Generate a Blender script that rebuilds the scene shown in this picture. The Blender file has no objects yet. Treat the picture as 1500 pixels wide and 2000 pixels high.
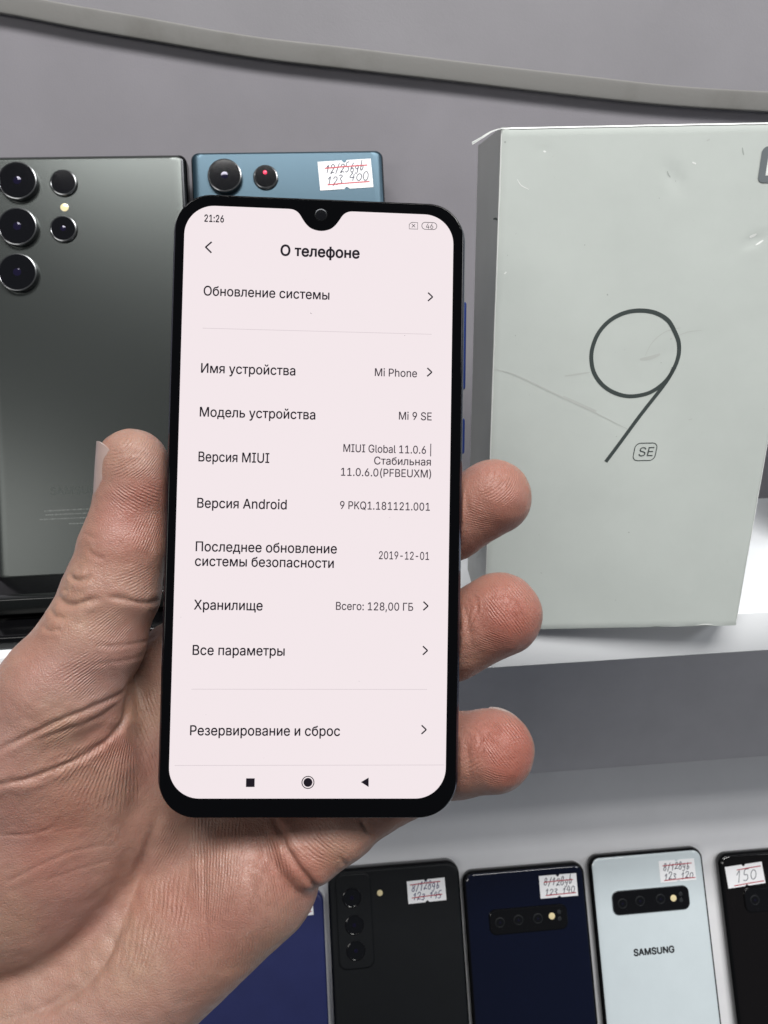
import bpy, bmesh, math, random
import numpy as np
from mathutils import Matrix, Vector
from mathutils.geometry import delaunay_2d_cdt

random.seed(7)
rng = np.random.default_rng(7)
SC = bpy.context.scene
COL = SC.collection

# ------------------------------------------------------------------ camera
F, CX, CY = 1450.0, 750.0, 1000.0          # focal length and centre for a 1500 x 2000 frame
_x = np.array([.996, -.048, .073]); _x /= np.linalg.norm(_x)
_d = np.array([.0245, .932, .362]); _d -= _x * (_d @ _x); _d /= np.linalg.norm(_d)
R = np.stack([_x, np.cross(-_d, _x), -_d])  # camera axes (right, down, forward) -> world
EYE = np.array([0, 0, 1.5])
S = 0.001                                   # millimetres -> metres

def to_world(c):                            # camera-frame mm -> world m
    return np.asarray(c, float) @ R.T * S + EYE
def wmm(p):                                 # world mm measured from the eye -> world m
    return Vector([p[0] * S, p[1] * S, p[2] * S + 1.5])
def ray(u, v):
    return R @ np.array([(u - CX) / F, (v - CY) / F, 1.0])
def on_plane(u, v, p0, n):                  # sight line meets a plane (mm from the eye)
    r = ray(u, v); return r * ((n @ p0) / (n @ r))

cam = bpy.data.cameras.new('camera'); cam_o = bpy.data.objects.new('camera', cam); COL.objects.link(cam_o)
cam.sensor_fit = 'VERTICAL'; cam.sensor_height = 36.0; cam.sensor_width = 27.0
cam.lens = F / 2000 * 36.0
cam.clip_start = 0.01; cam.clip_end = 20
m = Matrix([list(R[:, 0]) + [0], list(-R[:, 1]) + [0], list(-R[:, 2]) + [0], [0, 0, 0, 1]]).transposed()
cam_o.matrix_world = Matrix.Translation(EYE) @ m
cam.dof.use_dof = True; cam.dof.focus_distance = 0.185; cam.dof.aperture_fstop = 46
SC.camera = cam_o

# ------------------------------------------------------------------ world, lamps, exposure
wd = bpy.data.worlds.new('World'); SC.world = wd; wd.use_nodes = True
bg = wd.node_tree.nodes['Background']; bg.inputs[0].default_value = (.80, .88, 1.0, 1); bg.inputs[1].default_value = 0.075

def area(name, loc, target, sx, sy, watts, color):
    L = bpy.data.lights.new(name, 'AREA'); L.shape = 'RECTANGLE'; L.size = sx; L.size_y = sy
    L.energy = watts; L.color = color
    o = bpy.data.objects.new(name, L); COL.objects.link(o)
    o.location = loc
    o.rotation_euler = (Vector(target) - Vector(loc)).to_track_quat('-Z', 'Y').to_euler()
    return o
for _y, _w in ((-0.58, 4.5), (-0.47, 6.6), (-0.38, 6.6), (-0.31, 6.6), (-0.25, 6.6)):
    area('ceiling_lamp', (0.10, _y, 2.60), (0.10, 0.28, 1.35), 1.3, 0.05, _w, (1.0, .985, .96))
area('side_light', (1.25, -0.32, 2.25), (0.05, 0.28, 1.40), 0.6, 0.35, 6.0, (.95, .975, 1.0))
area('side_light', (-0.95, -1.15, 1.98), (0.1, 0.30, 1.30), 0.7, 0.4, 4.5, (1.0, .97, .93))  # unseen fill light, added to brighten the wall below the shelf

SC.view_settings.view_transform = 'Standard'; SC.view_settings.look = 'None'
SC.view_settings.exposure = 0.0; SC.view_settings.gamma = 1.0; SC.view_settings.use_curve_mapping = False
SC.render.engine = 'CYCLES'
SC.cycles.use_denoising = True
SC.cycles.max_bounces = 8
SC.cycles.sample_clamp_indirect = 4

# ------------------------------------------------------------------ materials
def srgb(r, g, b):
    f = lambda c: (c / 255 / 12.92) if c / 255 <= .04045 else ((c / 255 + .055) / 1.055) ** 2.4
    return (f(r), f(g), f(b))

def mat(name, color, rough=.5, metal=0., var=0., vscale=60., bump=0., bscale=400., coat=0., spec=.5, rvar=0., emit=None, estr=1., color2=None, mask_lo=.45, mask_hi=.7):
    m = bpy.data.materials.new(name); m.use_nodes = True
    nt = m.node_tree; N, Lk = nt.nodes, nt.links
    b = N['Principled BSDF']
    b.inputs['Base Color'].default_value = (*color, 1); b.inputs['Roughness'].default_value = rough
    b.inputs['Metallic'].default_value = metal; b.inputs['Specular IOR Level'].default_value = spec
    b.inputs['Coat Weight'].default_value = coat; b.inputs['Coat Roughness'].default_value = .06
    tc = N.new('ShaderNodeTexCoord')
    if var or color2:
        nz = N.new('ShaderNodeTexNoise'); nz.inputs['Scale'].default_value = vscale; nz.inputs['Detail'].default_value = 6; nz.inputs['Roughness'].default_value = .6
        Lk.new(tc.outputs['Object'], nz.inputs['Vector'])
        cr = N.new('ShaderNodeValToRGB')
        if color2:
            cr.color_ramp.elements[0].position = mask_lo; cr.color_ramp.elements[1].position = mask_hi
            cr.color_ramp.elements[0].color = (*color, 1); cr.color_ramp.elements[1].color = (*color2, 1)
        else:
            cr.color_ramp.elements[0].position = .3; cr.color_ramp.elements[1].position = .7
            cr.color_ramp.elements[0].color = (*[c * (1 - var) for c in color], 1)
            cr.color_ramp.elements[1].color = (*[min(1, c * (1 + var)) for c in color], 1)
        Lk.new(nz.outputs[0], cr.inputs[0]); Lk.new(cr.outputs[0], b.inputs['Base Color'])
    if rvar:
        n2 = N.new('ShaderNodeTexNoise'); n2.inputs['Scale'].default_value = vscale * 1.7; n2.inputs['Detail'].default_value = 5
        Lk.new(tc.outputs['Object'], n2.inputs['Vector'])
        mr = N.new('ShaderNodeMapRange'); mr.inputs[1].default_value = .3; mr.inputs[2].default_value = .7
        mr.inputs[3].default_value = max(0, rough - rvar); mr.inputs[4].default_value = rough + rvar
        Lk.new(n2.outputs[0], mr.inputs[0]); Lk.new(mr.outputs[0], b.inputs['Roughness'])
    if bump:
        n3 = N.new('ShaderNodeTexNoise'); n3.inputs['Scale'].default_value = bscale; n3.inputs['Detail'].default_value = 4
        Lk.new(tc.outputs['Object'], n3.inputs['Vector'])
        bp = N.new('ShaderNodeBump'); bp.inputs['Strength'].default_value = bump; bp.inputs['Distance'].default_value = .0004
        Lk.new(n3.outputs[0], bp.inputs['Height']); Lk.new(bp.outputs[0], b.inputs['Normal'])
    if emit:
        b.inputs['Emission Color'].default_value = (*emit, 1); b.inputs['Emission Strength'].default_value = estr
    return m

M = {}
M['wall'] = mat('grey_wall_laminate', (.225, .216, .237), .55, var=.05, vscale=30, bump=.15, bscale=1500)
M['wall_low'] = mat('grey_lower_laminate', (.80, .79, .83), .55, var=.04, vscale=30, bump=.15, bscale=1500)
M['panel'] = mat('grey_upper_panel', (.235, .228, .245), .5, var=.05, vscale=25, bump=.12, bscale=1500)
M['trim'] = mat('dingy_edge_trim', (.165, .162, .155), .6, vscale=38, color2=(.12, .116, .106), mask_lo=.5, mask_hi=.8, bump=.1, bscale=900)
M['shelf'] = mat('white_laminate', (.80, .83, .86), .35, var=.02, vscale=40)
M['ramp'] = mat('white_display_ramp', (.78, .785, .81), .4, var=.04, vscale=20)
M['shelf_line'] = mat('shelf_edge_band', (.86, .88, .90), .3)
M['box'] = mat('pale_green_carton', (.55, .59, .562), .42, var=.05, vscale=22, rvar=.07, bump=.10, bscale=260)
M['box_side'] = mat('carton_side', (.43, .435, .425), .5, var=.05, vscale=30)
M['box_ink'] = mat('dark_grey_print', (.055, .068, .066), .4)
M['box_logo'] = mat('grey_logo_print', (.16, .18, .19), .4)
M['box_scuff'] = mat('carton_scuff', (.36, .39, .37), .6)
M['box_smear'] = mat('carton_smear', (.49, .515, .49), .6)
M['box_white'] = mat('torn_white_paper', (.80, .82, .80), .6)
M['black_glass'] = mat('black_front_glass', (.0012, .0012, .0016), .05, spec=.35)
M['frame_navy'] = mat('navy_metal_frame', (.045, .05, .085), .13, metal=.9)
M['button_blue'] = mat('blue_metal_button', (.02, .045, .22), .28, metal=.7)
M['lens'] = mat('black_lens_glass', (.003, .003, .004), .04, coat=1)
M['lens_ring'] = mat('dark_lens_ring', (.16, .165, .17), .2, metal=.9)
M['lens_core'] = mat('violet_lens_coating', (.012, .010, .03), .06, metal=.3)
M['steel'] = mat('bright_steel', (.5, .52, .52), .22, metal=1)
M['grey_back'] = mat('grey_green_frosted_glass', (.052, .058, .056), .27, metal=.7, var=.015, vscale=40)
M['teal_back'] = mat('teal_blue_frosted_glass', (.024, .050, .070), .30, metal=.6, var=.03, vscale=40)
M['dark_frame'] = mat('dark_polished_frame', (.02, .021, .023), .16, metal=.9)
M['black_frame'] = mat('black_polished_frame', (.008, .008, .009), .14, metal=.5)
M['matte_black'] = mat('matte_black_back', (.004, .005, .0065), .6, spec=.3, var=.1, vscale=50)
M['navy_back'] = mat('navy_glossy_back', (.0025, .0042, .016), .10, coat=.6)
M['blue_back'] = mat('dark_blue_back', (.020, .026, .105), .42, var=.08, vscale=60)
M['blue_frame'] = mat('blue_frame', (.05, .06, .22), .3, metal=.5)
M['white_back'] = mat('white_pearl_back', (.60, .67, .70), .14, coat=.6, var=.02)
M['ink_black'] = mat('black_lettering', (.012, .013, .015), .3)
M['brown_black'] = mat('brown_black_glossy_back', (.004, .003, .003), .09, coat=.8)
M['island'] = mat('black_camera_island', (.005, .005, .006), .12)
M['sticker'] = mat('white_sticker_paper', (.86, .86, .88), .6)
M['pen'] = mat('blue_black_pen', (.02, .022, .05), .5)
M['pen_blue'] = mat('blue_pen', (.025, .03, .13), .5)
M['pen_red'] = mat('red_pen', (.42, .03, .05), .5)
M['flash'] = mat('yellowish_flash_lens', (.80, .68, .40), .15, coat=1)
M['laser_red'] = mat('red_sensor_spot', (.6, .02, .06), .2, emit=(1, .05, .12), estr=.8)
M['faint'] = mat('faint_grey_print', (.13, .14, .135), .3, metal=.6)
M['faint_dark'] = mat('faint_dark_print', (.052, .06, .057), .3, metal=.7)
M['stand'] = mat('black_acrylic', (.003, .003, .0035), .16, spec=.3)
M['clear'] = mat('smoky_acrylic_lip', (.008, .009, .009), .12, spec=.4)
M['nail'] = mat('fingernail', (.36, .265, .24), .28, coat=.35, var=.05, vscale=200)
M['nail_rim'] = mat('fingernail_rim', (.66, .58, .52), .35)

# lit screen
def screen_mat():
    m = bpy.data.materials.new('lit_screen'); m.use_nodes = True
    b = m.node_tree.nodes['Principled BSDF']
    b.inputs['Base Color'].default_value = (.01, .01, .01, 1); b.inputs['Roughness'].default_value = .12
    b.inputs['Specular IOR Level'].default_value = .04
    b.inputs['Emission Color'].default_value = (*srgb(242, 230, 233), 1); b.inputs['Emission Strength'].default_value = 1.0
    return m
M['screen'] = screen_mat()
M['scr_text'] = mat('screen_text_black', (.006, .005, .008), .15, spec=.2, emit=srgb(20, 15, 20), estr=1)
M['scr_grey'] = mat('screen_text_grey', (.006, .005, .008), .15, spec=.2, emit=srgb(62, 54, 60), estr=1)
M['scr_line'] = mat('screen_divider', (.006, .005, .008), .15, spec=.2, emit=srgb(216, 204, 208), estr=1)

# ------------------------------------------------------------------ object helpers
def tag(o, label=None, cat=None, group=None, kind=None):
    if label: o['label'] = label
    if cat: o['category'] = cat
    if group: o['group'] = group
    if kind: o['kind'] = kind
    return o

def empty(name, M4):
    o = bpy.data.objects.new(name, None); COL.objects.link(o)
    o.empty_display_size = .01
    o.matrix_world = M4
    return o

def build(name, bm, mats, parent=None, M4=None, smooth=True, angle=35):
    me = bpy.data.meshes.new(name); bmesh.ops.recalc_face_normals(bm, faces=bm.faces) if False else None
    bm.to_mesh(me); bm.free()
    for q in (mats if isinstance(mats, (list, tuple)) else [mats]): me.materials.append(q)
    if smooth:
        for p in me.polygons: p.use_smooth = True
        me.set_sharp_from_angle(angle=math.radians(angle))
        for p in me.polygons:
            if len(p.vertices) > 8: p.use_smooth = False
    o = bpy.data.objects.new(name, me); COL.objects.link(o)
    if parent is not None: o.parent = parent
    if M4 is not None: o.matrix_world = M4
    return o

# every shape below is written in millimetres in its own thing's frame and scaled to metres here
def rrect(w, h, r, n=8):
    pts = []
    for cx, cy, a0 in ((w/2-r, h/2-r, 0), (-w/2+r, h/2-r, 90), (-w/2+r, -h/2+r, 180), (w/2-r, -h/2+r, 270)):
        for i in range(n + 1):
            a = math.radians(a0 + 90 * i / n); pts.append((cx + r*math.cos(a), cy + r*math.sin(a)))
    return pts

def loft(bm, loops, cap0=True, cap1=True, mi=0):
    rows = [[bm.verts.new((x*S, y*S, z*S)) for x, y, z in L] for L in loops]
    n = len(rows[0])
    for a, b in zip(rows, rows[1:]):
        for i in range(n):
            f = bm.faces.new((a[i], a[(i+1) % n], b[(i+1) % n], b[i])); f.material_index = mi
    if cap0: f = bm.faces.new(rows[0][::-1]); f.material_index = mi
    if cap1: f = bm.faces.new(rows[-1]); f.material_index = mi

def slab(bm, w, h, r, prof, cx=0, cy=0, n=8, mi=0, sx=None):
    """stack of rounded rectangles; prof = [(inset, z), ...] from back to front. sx: extra inset on the long sides per row"""
    loops = []
    for k, (ins, z) in enumerate(prof):
        ex = sx[k] if sx else 0
        ww, hh = w - 2*ins - 2*ex, h - 2*ins
        rr = max(.05, min(r - ins, ww/2 - .01, hh/2 - .01))
        loops.append([(cx + x, cy + y, z) for x, y in rrect(ww, hh, rr, n)])
    loft(bm, loops, mi=mi)

def edge_prof(t, e, n=4, z1=0):             # rounded edge all round, thickness t, edge radius e
    out = []
    for i in range(n + 1):
        a = math.radians(90 * i / n); out.append((e*(1-math.sin(a)), z1 - t + e*(1-math.cos(a))))
    for i in range(n + 1):
        a = math.radians(90 * i / n); out.append((e*(1-math.cos(a)), z1 - e + e*math.sin(a)))
    return out

def lathe(bm, prof, cx, cy, n=40, mi=0):     # prof = [(radius, z)...] open ends closed by caps
    loops = [[(cx + r*math.cos(2*math.pi*i/n), cy + r*math.sin(2*math.pi*i/n), z) for i in range(n)] for r, z in prof]
    loft(bm, loops, mi=mi)

def ribbon(bm, pts, w, z, mi=0, closed=False, taper=False):   # flat pen stroke / print line in the xy plane
    P = [Vector((p[0], p[1])) for p in pts]; n = len(P); L, Rr = [], []
    for i in range(n):
        a = P[i-1] if (i > 0 or closed) else P[i]; b = P[(i+1) % n] if (i < n-1 or closed) else P[i]
        d = (b - a); d = d.normalized() if d.length > 1e-9 else Vector((1, 0))
        k = w/2
        if taper: k *= .35 + .65*math.sin(math.pi*min(1, max(0, (i+.5)/n)))
        q = Vector((-d.y, d.x))*k
        L.append(bm.verts.new(((P[i].x+q.x)*S, (P[i].y+q.y)*S, z*S))); Rr.append(bm.verts.new(((P[i].x-q.x)*S, (P[i].y-q.y)*S, z*S)))
    for i in range(n if closed else n-1):
        j = (i+1) % n
        f = bm.faces.new((Rr[i], Rr[j], L[j], L[i])); f.material_index = mi

def poly(bm, pts, z, mi=0):
    vs = [bm.verts.new((x, y, z)) for x, y in pts]
    es = [bm.edges.new((vs[i], vs[(i+1) % len(vs)])) for i in range(len(vs))]
    r = bmesh.ops.triangle_fill(bm, use_beauty=True, edges=es, normal=(0, 0, 1))
    for g in r['geom']:
        if isinstance(g, bmesh.types.BMFace):
            g.material_index = mi
            g.normal_update()
            if g.normal.z < 0: g.normal_flip()
    for v in vs: v.co *= S

def arc(cx, cy, rx, ry, a0, a1, n=24):
    return [(cx + rx*math.cos(math.radians(a0+(a1-a0)*i/n)), cy + ry*math.sin(math.radians(a0+(a1-a0)*i/n))) for i in range(n+1)]

# outlines of the letters used below (thousandths of an em), with their advance
GLYPHS = {'(':(273,['89,207 90,244 94,283 101,324 109,364 119,403 132,441 145,477 160,510 177,539 236,539 219,503 204,466 191,428 179,390 169,351 161,313 156,276 152,241 151,207 152,176 155,145 160,115 167,83 177,50 188,16 202,-19 218,-57 236,-96 177,-96 150,-46 128,4 111,55 99,106 92,156']),
')':(273,['37,-96 56,-56 72,-18 86,18 97,52 106,85 113,116 118,147 121,177 122,207 121,241 117,276 112,313 104,351 94,390 82,428 69,466 54,503 37,539 97,539 113,510 128,477 142,441 154,403 164,364 173,323 179,283 183,244 184,207 182,156 174,104 161,53 144,3 123,-47 97,-96']),
',':(188,['38,-119 68,71 137,71 84,-119']),
'-':(453,['337,244 337,188 114,188 114,244']),
'.':(188,['95,-4 83,-3 73,1 63,9 55,18 51,29 50,41 51,53 55,64 63,73 73,81 83,85 95,87 107,85 118,81 128,73 135,64 140,53 141,41 140,29 135,18 128,9 118,1 107,-3']),
'0':(453,['227,-7 191,-3 158,7 130,24 105,48 85,77 69,113 57,155 50,202 48,254 50,306 57,353 69,395 85,431 106,461 130,484 159,502 191,512 227,516 262,512 295,502 323,484 348,461 368,431 384,395 396,353 403,306 405,254 403,202 396,155 384,113 368,77 348,48 323,24 295,7 263,-3','227,50 250,52 271,60 290,74 306,92 320,116 330,144 338,176 342,213 344,254 342,295 338,332 330,365 320,393 306,416 290,435 271,449 250,457 227,460 203,457 182,449 163,435 147,416 134,393 123,365 115,332 111,295 109,254 111,213 115,176 123,144 134,116 147,92 163,74 182,60 203,52']),
'1':(453,['76,0 76,55 391,55 391,0','276,509 276,0 212,0 212,448 209,448 86,358 86,427 198,509']),
'2':(453,['64,0 64,47 234,229 282,282 294,298 303,312 311,327 316,341 319,356 320,371 319,389 315,405 308,419 298,431 287,441 273,449 258,455 241,458 224,460 205,458 188,454 172,447 159,438 148,427 139,413 132,398 128,381 127,362 66,362 68,391 75,418 86,442 102,464 121,482 143,496 168,507 196,513 225,516 254,513 281,507 306,497 328,482 346,465 361,445 372,423 379,398 381,372 380,354 377,336 371,318 363,299 351,280 336,259 317,235 294,209 267,180 153,60 153,57 389,57 389,0']),
'4':(453,['40,105 40,158 247,509 311,509 109,166 109,163 413,163 413,105','282,0 282,121 282,146 282,318 343,318 343,0']),
'6':(453,['226,-7 196,-4 168,3 142,15 119,31 100,51 84,74 73,101 66,130 64,162 65,187 71,212 80,239 93,268 112,302 137,340 252,509 322,509 151,261 145,261 165,288 196,307 208,311 221,313 235,314 265,312 291,305 316,295 337,280 355,262 370,240 380,215 387,187 389,157 387,127 379,98 368,73 352,50 333,30 310,14 284,3 257,-4','226,48 245,50 263,55 279,63 293,73 304,86 314,101 322,119 326,137 327,157 326,178 322,196 314,213 304,228 293,241 279,251 263,259 245,264 226,265 207,264 190,259 174,252 160,241 148,229 138,214 131,197 126,179 125,158 126,138 131,119 138,102 148,86 160,73 174,63 190,55 207,50']),
'8':(453,['226,-7 193,-5 163,1 136,11 111,25 91,42 74,62 62,84 54,109 52,135 53,156 58,176 65,195 75,212 87,228 101,241 117,252 134,260 153,265 153,267 129,276 109,289 93,308 80,330 73,354 70,380 73,405 79,429 90,450 106,469 124,485 146,498 170,508 197,514 226,516 255,514 282,508 306,498 328,485 346,469 361,450 373,429 379,405 382,380 379,354 372,330 359,308 343,289 323,276 300,267 300,265 319,260 335,252 351,241 365,228 377,212 387,195 395,176 399,156 401,135 398,109 391,84 378,62 362,42 341,25 317,11 289,1 259,-5','226,49 248,50 267,54 285,60 300,69 313,79 323,91 331,106 335,121 337,139 335,157 330,173 322,189 312,202 298,213 283,223 265,230 247,234 226,235 206,234 187,230 169,223 154,213 140,202 130,189 122,173 117,157 115,139 117,121 121,106 129,91 139,79 152,69 167,60 185,54 205,50','226,290 244,291 260,294 274,300 287,308 298,318 307,330 314,344 318,359 319,376 318,392 314,407 308,420 299,432 288,442 275,449 260,455 244,459 226,460 208,459 192,455 177,449 164,442 153,432 145,420 138,407 134,392 133,376 134,359 138,344 145,330 154,318 165,308 178,300 193,294 209,291']),
'9':(453,['226,516 256,513 285,506 310,494 333,478 352,458 368,434 380,408 387,378 389,347 387,322 382,296 373,270 359,240 340,207 315,168 200,0 130,0 301,248 307,248 287,221 257,202 245,198 232,195 218,195 188,197 161,203 137,214 116,229 98,247 83,269 72,294 66,321 64,352 66,382 73,411 85,436 101,459 120,479 143,494 168,506 196,513','226,460 207,459 190,454 174,446 160,435 148,423 138,407 131,390 127,372 125,352 127,331 131,313 138,295 148,280 160,268 174,257 190,250 207,245 226,243 245,245 263,249 279,257 293,267 305,280 314,295 322,312 326,330 327,350 326,371 322,390 314,407 305,422 293,435 279,446 263,454 245,459']),
':':(188,['95,-4 83,-3 73,1 63,9 55,18 51,29 50,41 51,53 55,64 63,73 73,81 83,85 95,87 107,85 118,81 128,73 135,64 140,53 141,41 140,29 135,18 128,9 118,1 107,-3','95,271 83,272 73,277 63,284 55,294 51,304 50,316 51,328 55,339 63,349 73,356 83,360 95,362 107,360 118,356 128,349 135,339 140,328 141,316 140,304 135,294 128,284 118,277 107,272']),
'A':(480,['16,0 201,509 276,509 463,0 395,0 287,302 264,372 232,478 245,478 213,371 191,302 85,0','110,142 110,199 370,199 370,142']),
'B':(456,['60,0 60,509 241,509 274,507 304,501 329,491 350,477 367,461 381,442 390,421 396,398 398,374 397,353 393,336 387,320 378,307 368,295 356,286 343,278 329,272 315,267 315,262 331,260 347,254 363,245 378,234 391,220 402,203 411,184 416,161 418,136 416,111 410,88 400,67 386,48 368,31 344,18 317,8 284,2 247,0','125,57 245,57 281,60 309,67 330,80 344,96 353,115 355,137 354,153 350,169 342,184 333,197 320,209 306,218 289,225 269,229 248,231 125,231','125,285 238,285 256,287 273,290 288,296 302,304 314,314 323,326 330,340 335,355 336,372 333,393 326,412 313,429 294,442 270,449 240,452 125,452']),
'D':(502,['219,0 96,0 96,57 215,57 254,60 288,68 318,81 343,99 363,122 379,149 390,181 397,216 399,255 397,294 390,329 379,361 364,388 344,410 320,428 291,441 258,449 221,452 93,452 93,509 225,509 273,505 315,495 353,478 385,455 412,426 433,391 449,351 458,306 462,255 458,205 449,159 433,119 411,83 384,54 351,31 312,14 268,3','125,509 125,0 60,0 60,509']),
'E':(419,['60,0 60,509 372,509 372,452 125,452 125,286 355,286 355,229 125,229 125,57 375,57 375,0']),
'F':(410,['60,0 60,509 369,509 369,452 125,452 125,278 346,278 346,221 125,221 125,0']),
'G':(520,['269,-7 225,-3 185,7 149,25 118,49 91,79 69,116 53,157 43,203 40,254 43,305 53,352 69,393 91,429 117,459 149,484 184,501 223,512 265,516 291,514 316,510 340,504 363,494 384,483 403,469 421,453 436,436 449,416 460,395 468,373 474,349 408,349 402,365 395,379 387,393 378,406 368,417 356,427 344,436 330,443 315,448 300,453 283,455 265,456 236,453 209,445 183,432 160,414 141,392 125,364 113,332 106,295 103,254 106,213 113,177 125,145 141,117 161,95 184,76 210,63 238,56 269,53 296,55 322,61 345,71 365,85 382,102 396,123 407,147 413,173 415,202 434,199 283,199 283,256 478,256 478,200 475,160 466,124 451,91 431,62 406,38 377,19 344,5 308,-4']),
'I':(300,['31,0 31,57 118,57 118,452 31,452 31,509 269,509 269,452 183,452 183,57 269,57 269,0']),
'K':(467,['104,145 104,216 139,261 174,303 212,344 364,509 448,509 231,276 228,276','60,0 60,509 125,509 125,334 124,225 125,193 125,0','372,0 188,259 228,309 449,0']),
'M':(628,['60,0 60,509 152,509 277,187 287,159 299,123 311,84 322,49 307,49 318,83 330,121 342,158 352,187 476,509 568,509 568,0 504,0 504,291 504,327 505,369 506,413 507,457 513,457 498,409 482,363 467,322 456,291 342,0 286,0 170,291 159,321 145,361 129,408 112,457 119,457 120,416 121,372 122,328 122,291 122,0']),
'N':(523,['60,0 60,509 136,509 343,183 363,151 388,107 414,55 405,54 401,108 399,157 399,195 399,509 463,509 463,0 387,0 202,290 177,331 148,381 108,452 119,454 122,384 124,328 125,291 125,0']),
'P':(445,['60,0 60,509 235,509 272,506 305,499 332,487 356,471 375,452 390,430 400,404 407,377 409,348 407,318 400,291 390,265 375,243 356,223 332,207 305,195 272,188 235,186 109,186 109,242 233,242 257,244 279,248 297,256 312,266 324,279 333,294 339,310 343,328 344,348 343,367 339,385 333,402 324,416 312,428 297,439 279,446 257,451 232,452 125,452 125,0']),
'Q':(533,['245,159 313,159 369,85 384,65 468,-48 401,-48 346,27 331,46','267,-7 225,-3 186,7 150,25 119,49 92,79 70,115 53,157 44,203 40,254 44,305 53,352 70,393 92,429 119,459 150,484 186,501 225,512 267,516 309,512 348,501 384,484 415,459 442,429 464,393 480,352 490,305 493,254 490,203 480,157 464,115 442,79 415,49 384,25 348,7 309,-3','267,53 296,55 324,63 349,76 372,94 392,116 408,144 420,176 428,213 430,254 428,295 420,332 408,365 392,392 372,415 349,433 324,446 296,453 267,456 237,453 210,445 184,433 161,415 142,392 125,364 113,332 106,295 103,254 106,213 113,176 125,144 142,117 161,94 184,76 210,63 237,55']),
'S':(447,['224,-9 188,-7 156,-1 128,9 102,23 81,40 64,60 51,83 42,109 38,137 104,137 108,118 114,102 123,88 136,76 150,66 166,59 185,53 204,50 224,49 246,50 267,54 286,60 303,69 317,79 329,92 338,106 344,122 346,139 344,154 340,168 332,179 322,189 310,197 296,205 245,222 184,239 145,253 112,269 86,289 67,313 56,341 52,372 54,400 62,425 75,448 92,468 113,484 138,498 165,508 195,514 227,516 259,514 289,508 316,498 340,484 360,468 377,449 390,427 398,403 401,378 337,378 332,402 320,421 302,437 280,449 254,456 225,459 204,457 185,454 167,448 152,440 139,430 129,418 121,405 117,391 115,376 117,359 122,345 131,334 142,324 155,315 169,308 212,293 264,279 312,264 328,256 344,248 359,238 372,226 384,213 395,198 402,180 407,161 408,139 406,112 399,87 386,64 370,43 349,25 323,11 294,0 261,-7']),
'U':(517,['259,-8 220,-6 186,2 154,15 126,33 103,55 85,80 71,108 63,140 60,173 60,509 124,509 124,178 126,155 132,133 141,113 153,95 169,80 187,68 208,59 232,53 259,52 285,53 309,59 331,68 349,80 364,95 377,113 385,133 391,155 393,178 393,509 457,509 457,173 454,140 446,108 433,80 414,55 391,33 363,15 332,2 297,-6']),
'X':(474,['18,0 217,284 217,236 29,509 104,509 178,400 204,361 223,329 243,292 232,292 252,329 272,361 298,400 374,509 446,509 259,239 259,287 456,0 382,0 292,129 268,165 250,195 230,231 244,231 225,196 206,166 182,129 91,0']),
'a':(389,['160,-9 137,-7 115,-3 94,5 76,15 60,29 48,45 38,63 32,84 30,108 32,128 36,146 43,161 53,174 64,184 78,193 92,200 108,206 125,211 178,220 234,227 265,235 276,255 276,257 275,272 272,285 267,297 260,307 251,315 240,322 227,327 212,330 196,331 178,330 163,327 149,322 118,301 100,274 41,291 51,313 64,331 79,346 95,358 114,368 133,375 153,380 173,383 194,384 239,379 255,375 271,369 286,360 300,350 312,336 322,320 330,301 335,278 337,251 337,0 277,0 277,52 272,52 252,25 242,16 229,8 215,1 199,-4 181,-7','170,45 192,47 211,51 228,59 242,68 254,80 263,93 270,108 274,122 276,138 276,190 259,182 231,176 200,171 175,168 134,159 122,153 112,147 103,139 97,130 93,118 92,105 93,93 96,82 102,72 109,64 119,57 130,52 142,48 156,46']),
'b':(424,['229,-8 208,-7 189,-3 172,4 159,12 147,21 138,31 118,59 112,59 112,0 53,0 53,509 114,509 114,319 118,319 137,346 147,355 158,364 171,373 188,379 207,383 229,384 259,382 287,374 313,361 335,342 354,320 370,293 381,261 388,227 390,189 388,151 381,116 370,84 355,57 336,34 313,16 288,3 260,-6','220,47 242,49 262,55 279,66 294,80 306,97 316,117 323,139 327,163 328,189 327,215 323,239 316,261 307,281 295,298 280,311 262,322 243,328 220,330 198,328 178,322 161,312 147,299 134,282 125,263 118,241 114,216 113,189 114,162 118,138 125,115 135,95 147,78 162,65 179,55 198,49']),
'c':(396,['207,-8 174,-5 144,3 117,16 93,35 72,58 56,85 44,116 37,150 34,187 37,225 44,260 56,291 72,318 93,341 117,360 144,374 174,382 207,384 226,384 243,381 260,377 276,371 291,364 305,356 318,346 330,335 340,322 349,308 356,293 362,277 303,262 290,289 270,311 242,325 207,330 184,328 163,321 145,310 130,296 118,278 108,258 102,236 98,212 96,187 98,163 102,139 108,117 118,97 130,80 145,66 163,55 184,49 207,46 243,52 271,66 292,89 304,117 363,102 357,86 350,70 341,56 331,43 319,32 306,21 292,12 277,5 261,-1 244,-5 226,-7']),
'd':(424,['195,-8 165,-6 137,3 111,16 89,34 70,57 55,84 43,116 36,151 34,189 36,227 43,261 55,293 70,320 89,342 112,361 137,374 165,382 196,384 218,383 237,379 253,373 267,364 278,355 287,346 306,319 311,319 311,509 372,509 372,0 313,0 313,59 307,59 287,31 277,21 266,12 252,4 236,-3 217,-7','205,47 226,49 246,55 263,65 278,78 290,95 299,115 306,138 310,162 312,189 310,216 306,241 300,263 290,282 278,299 263,312 246,322 227,328 205,330 182,328 162,322 145,311 130,298 118,281 108,261 102,239 98,215 96,189 98,163 102,139 109,117 118,97 130,80 145,66 162,55 182,49']),
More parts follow.
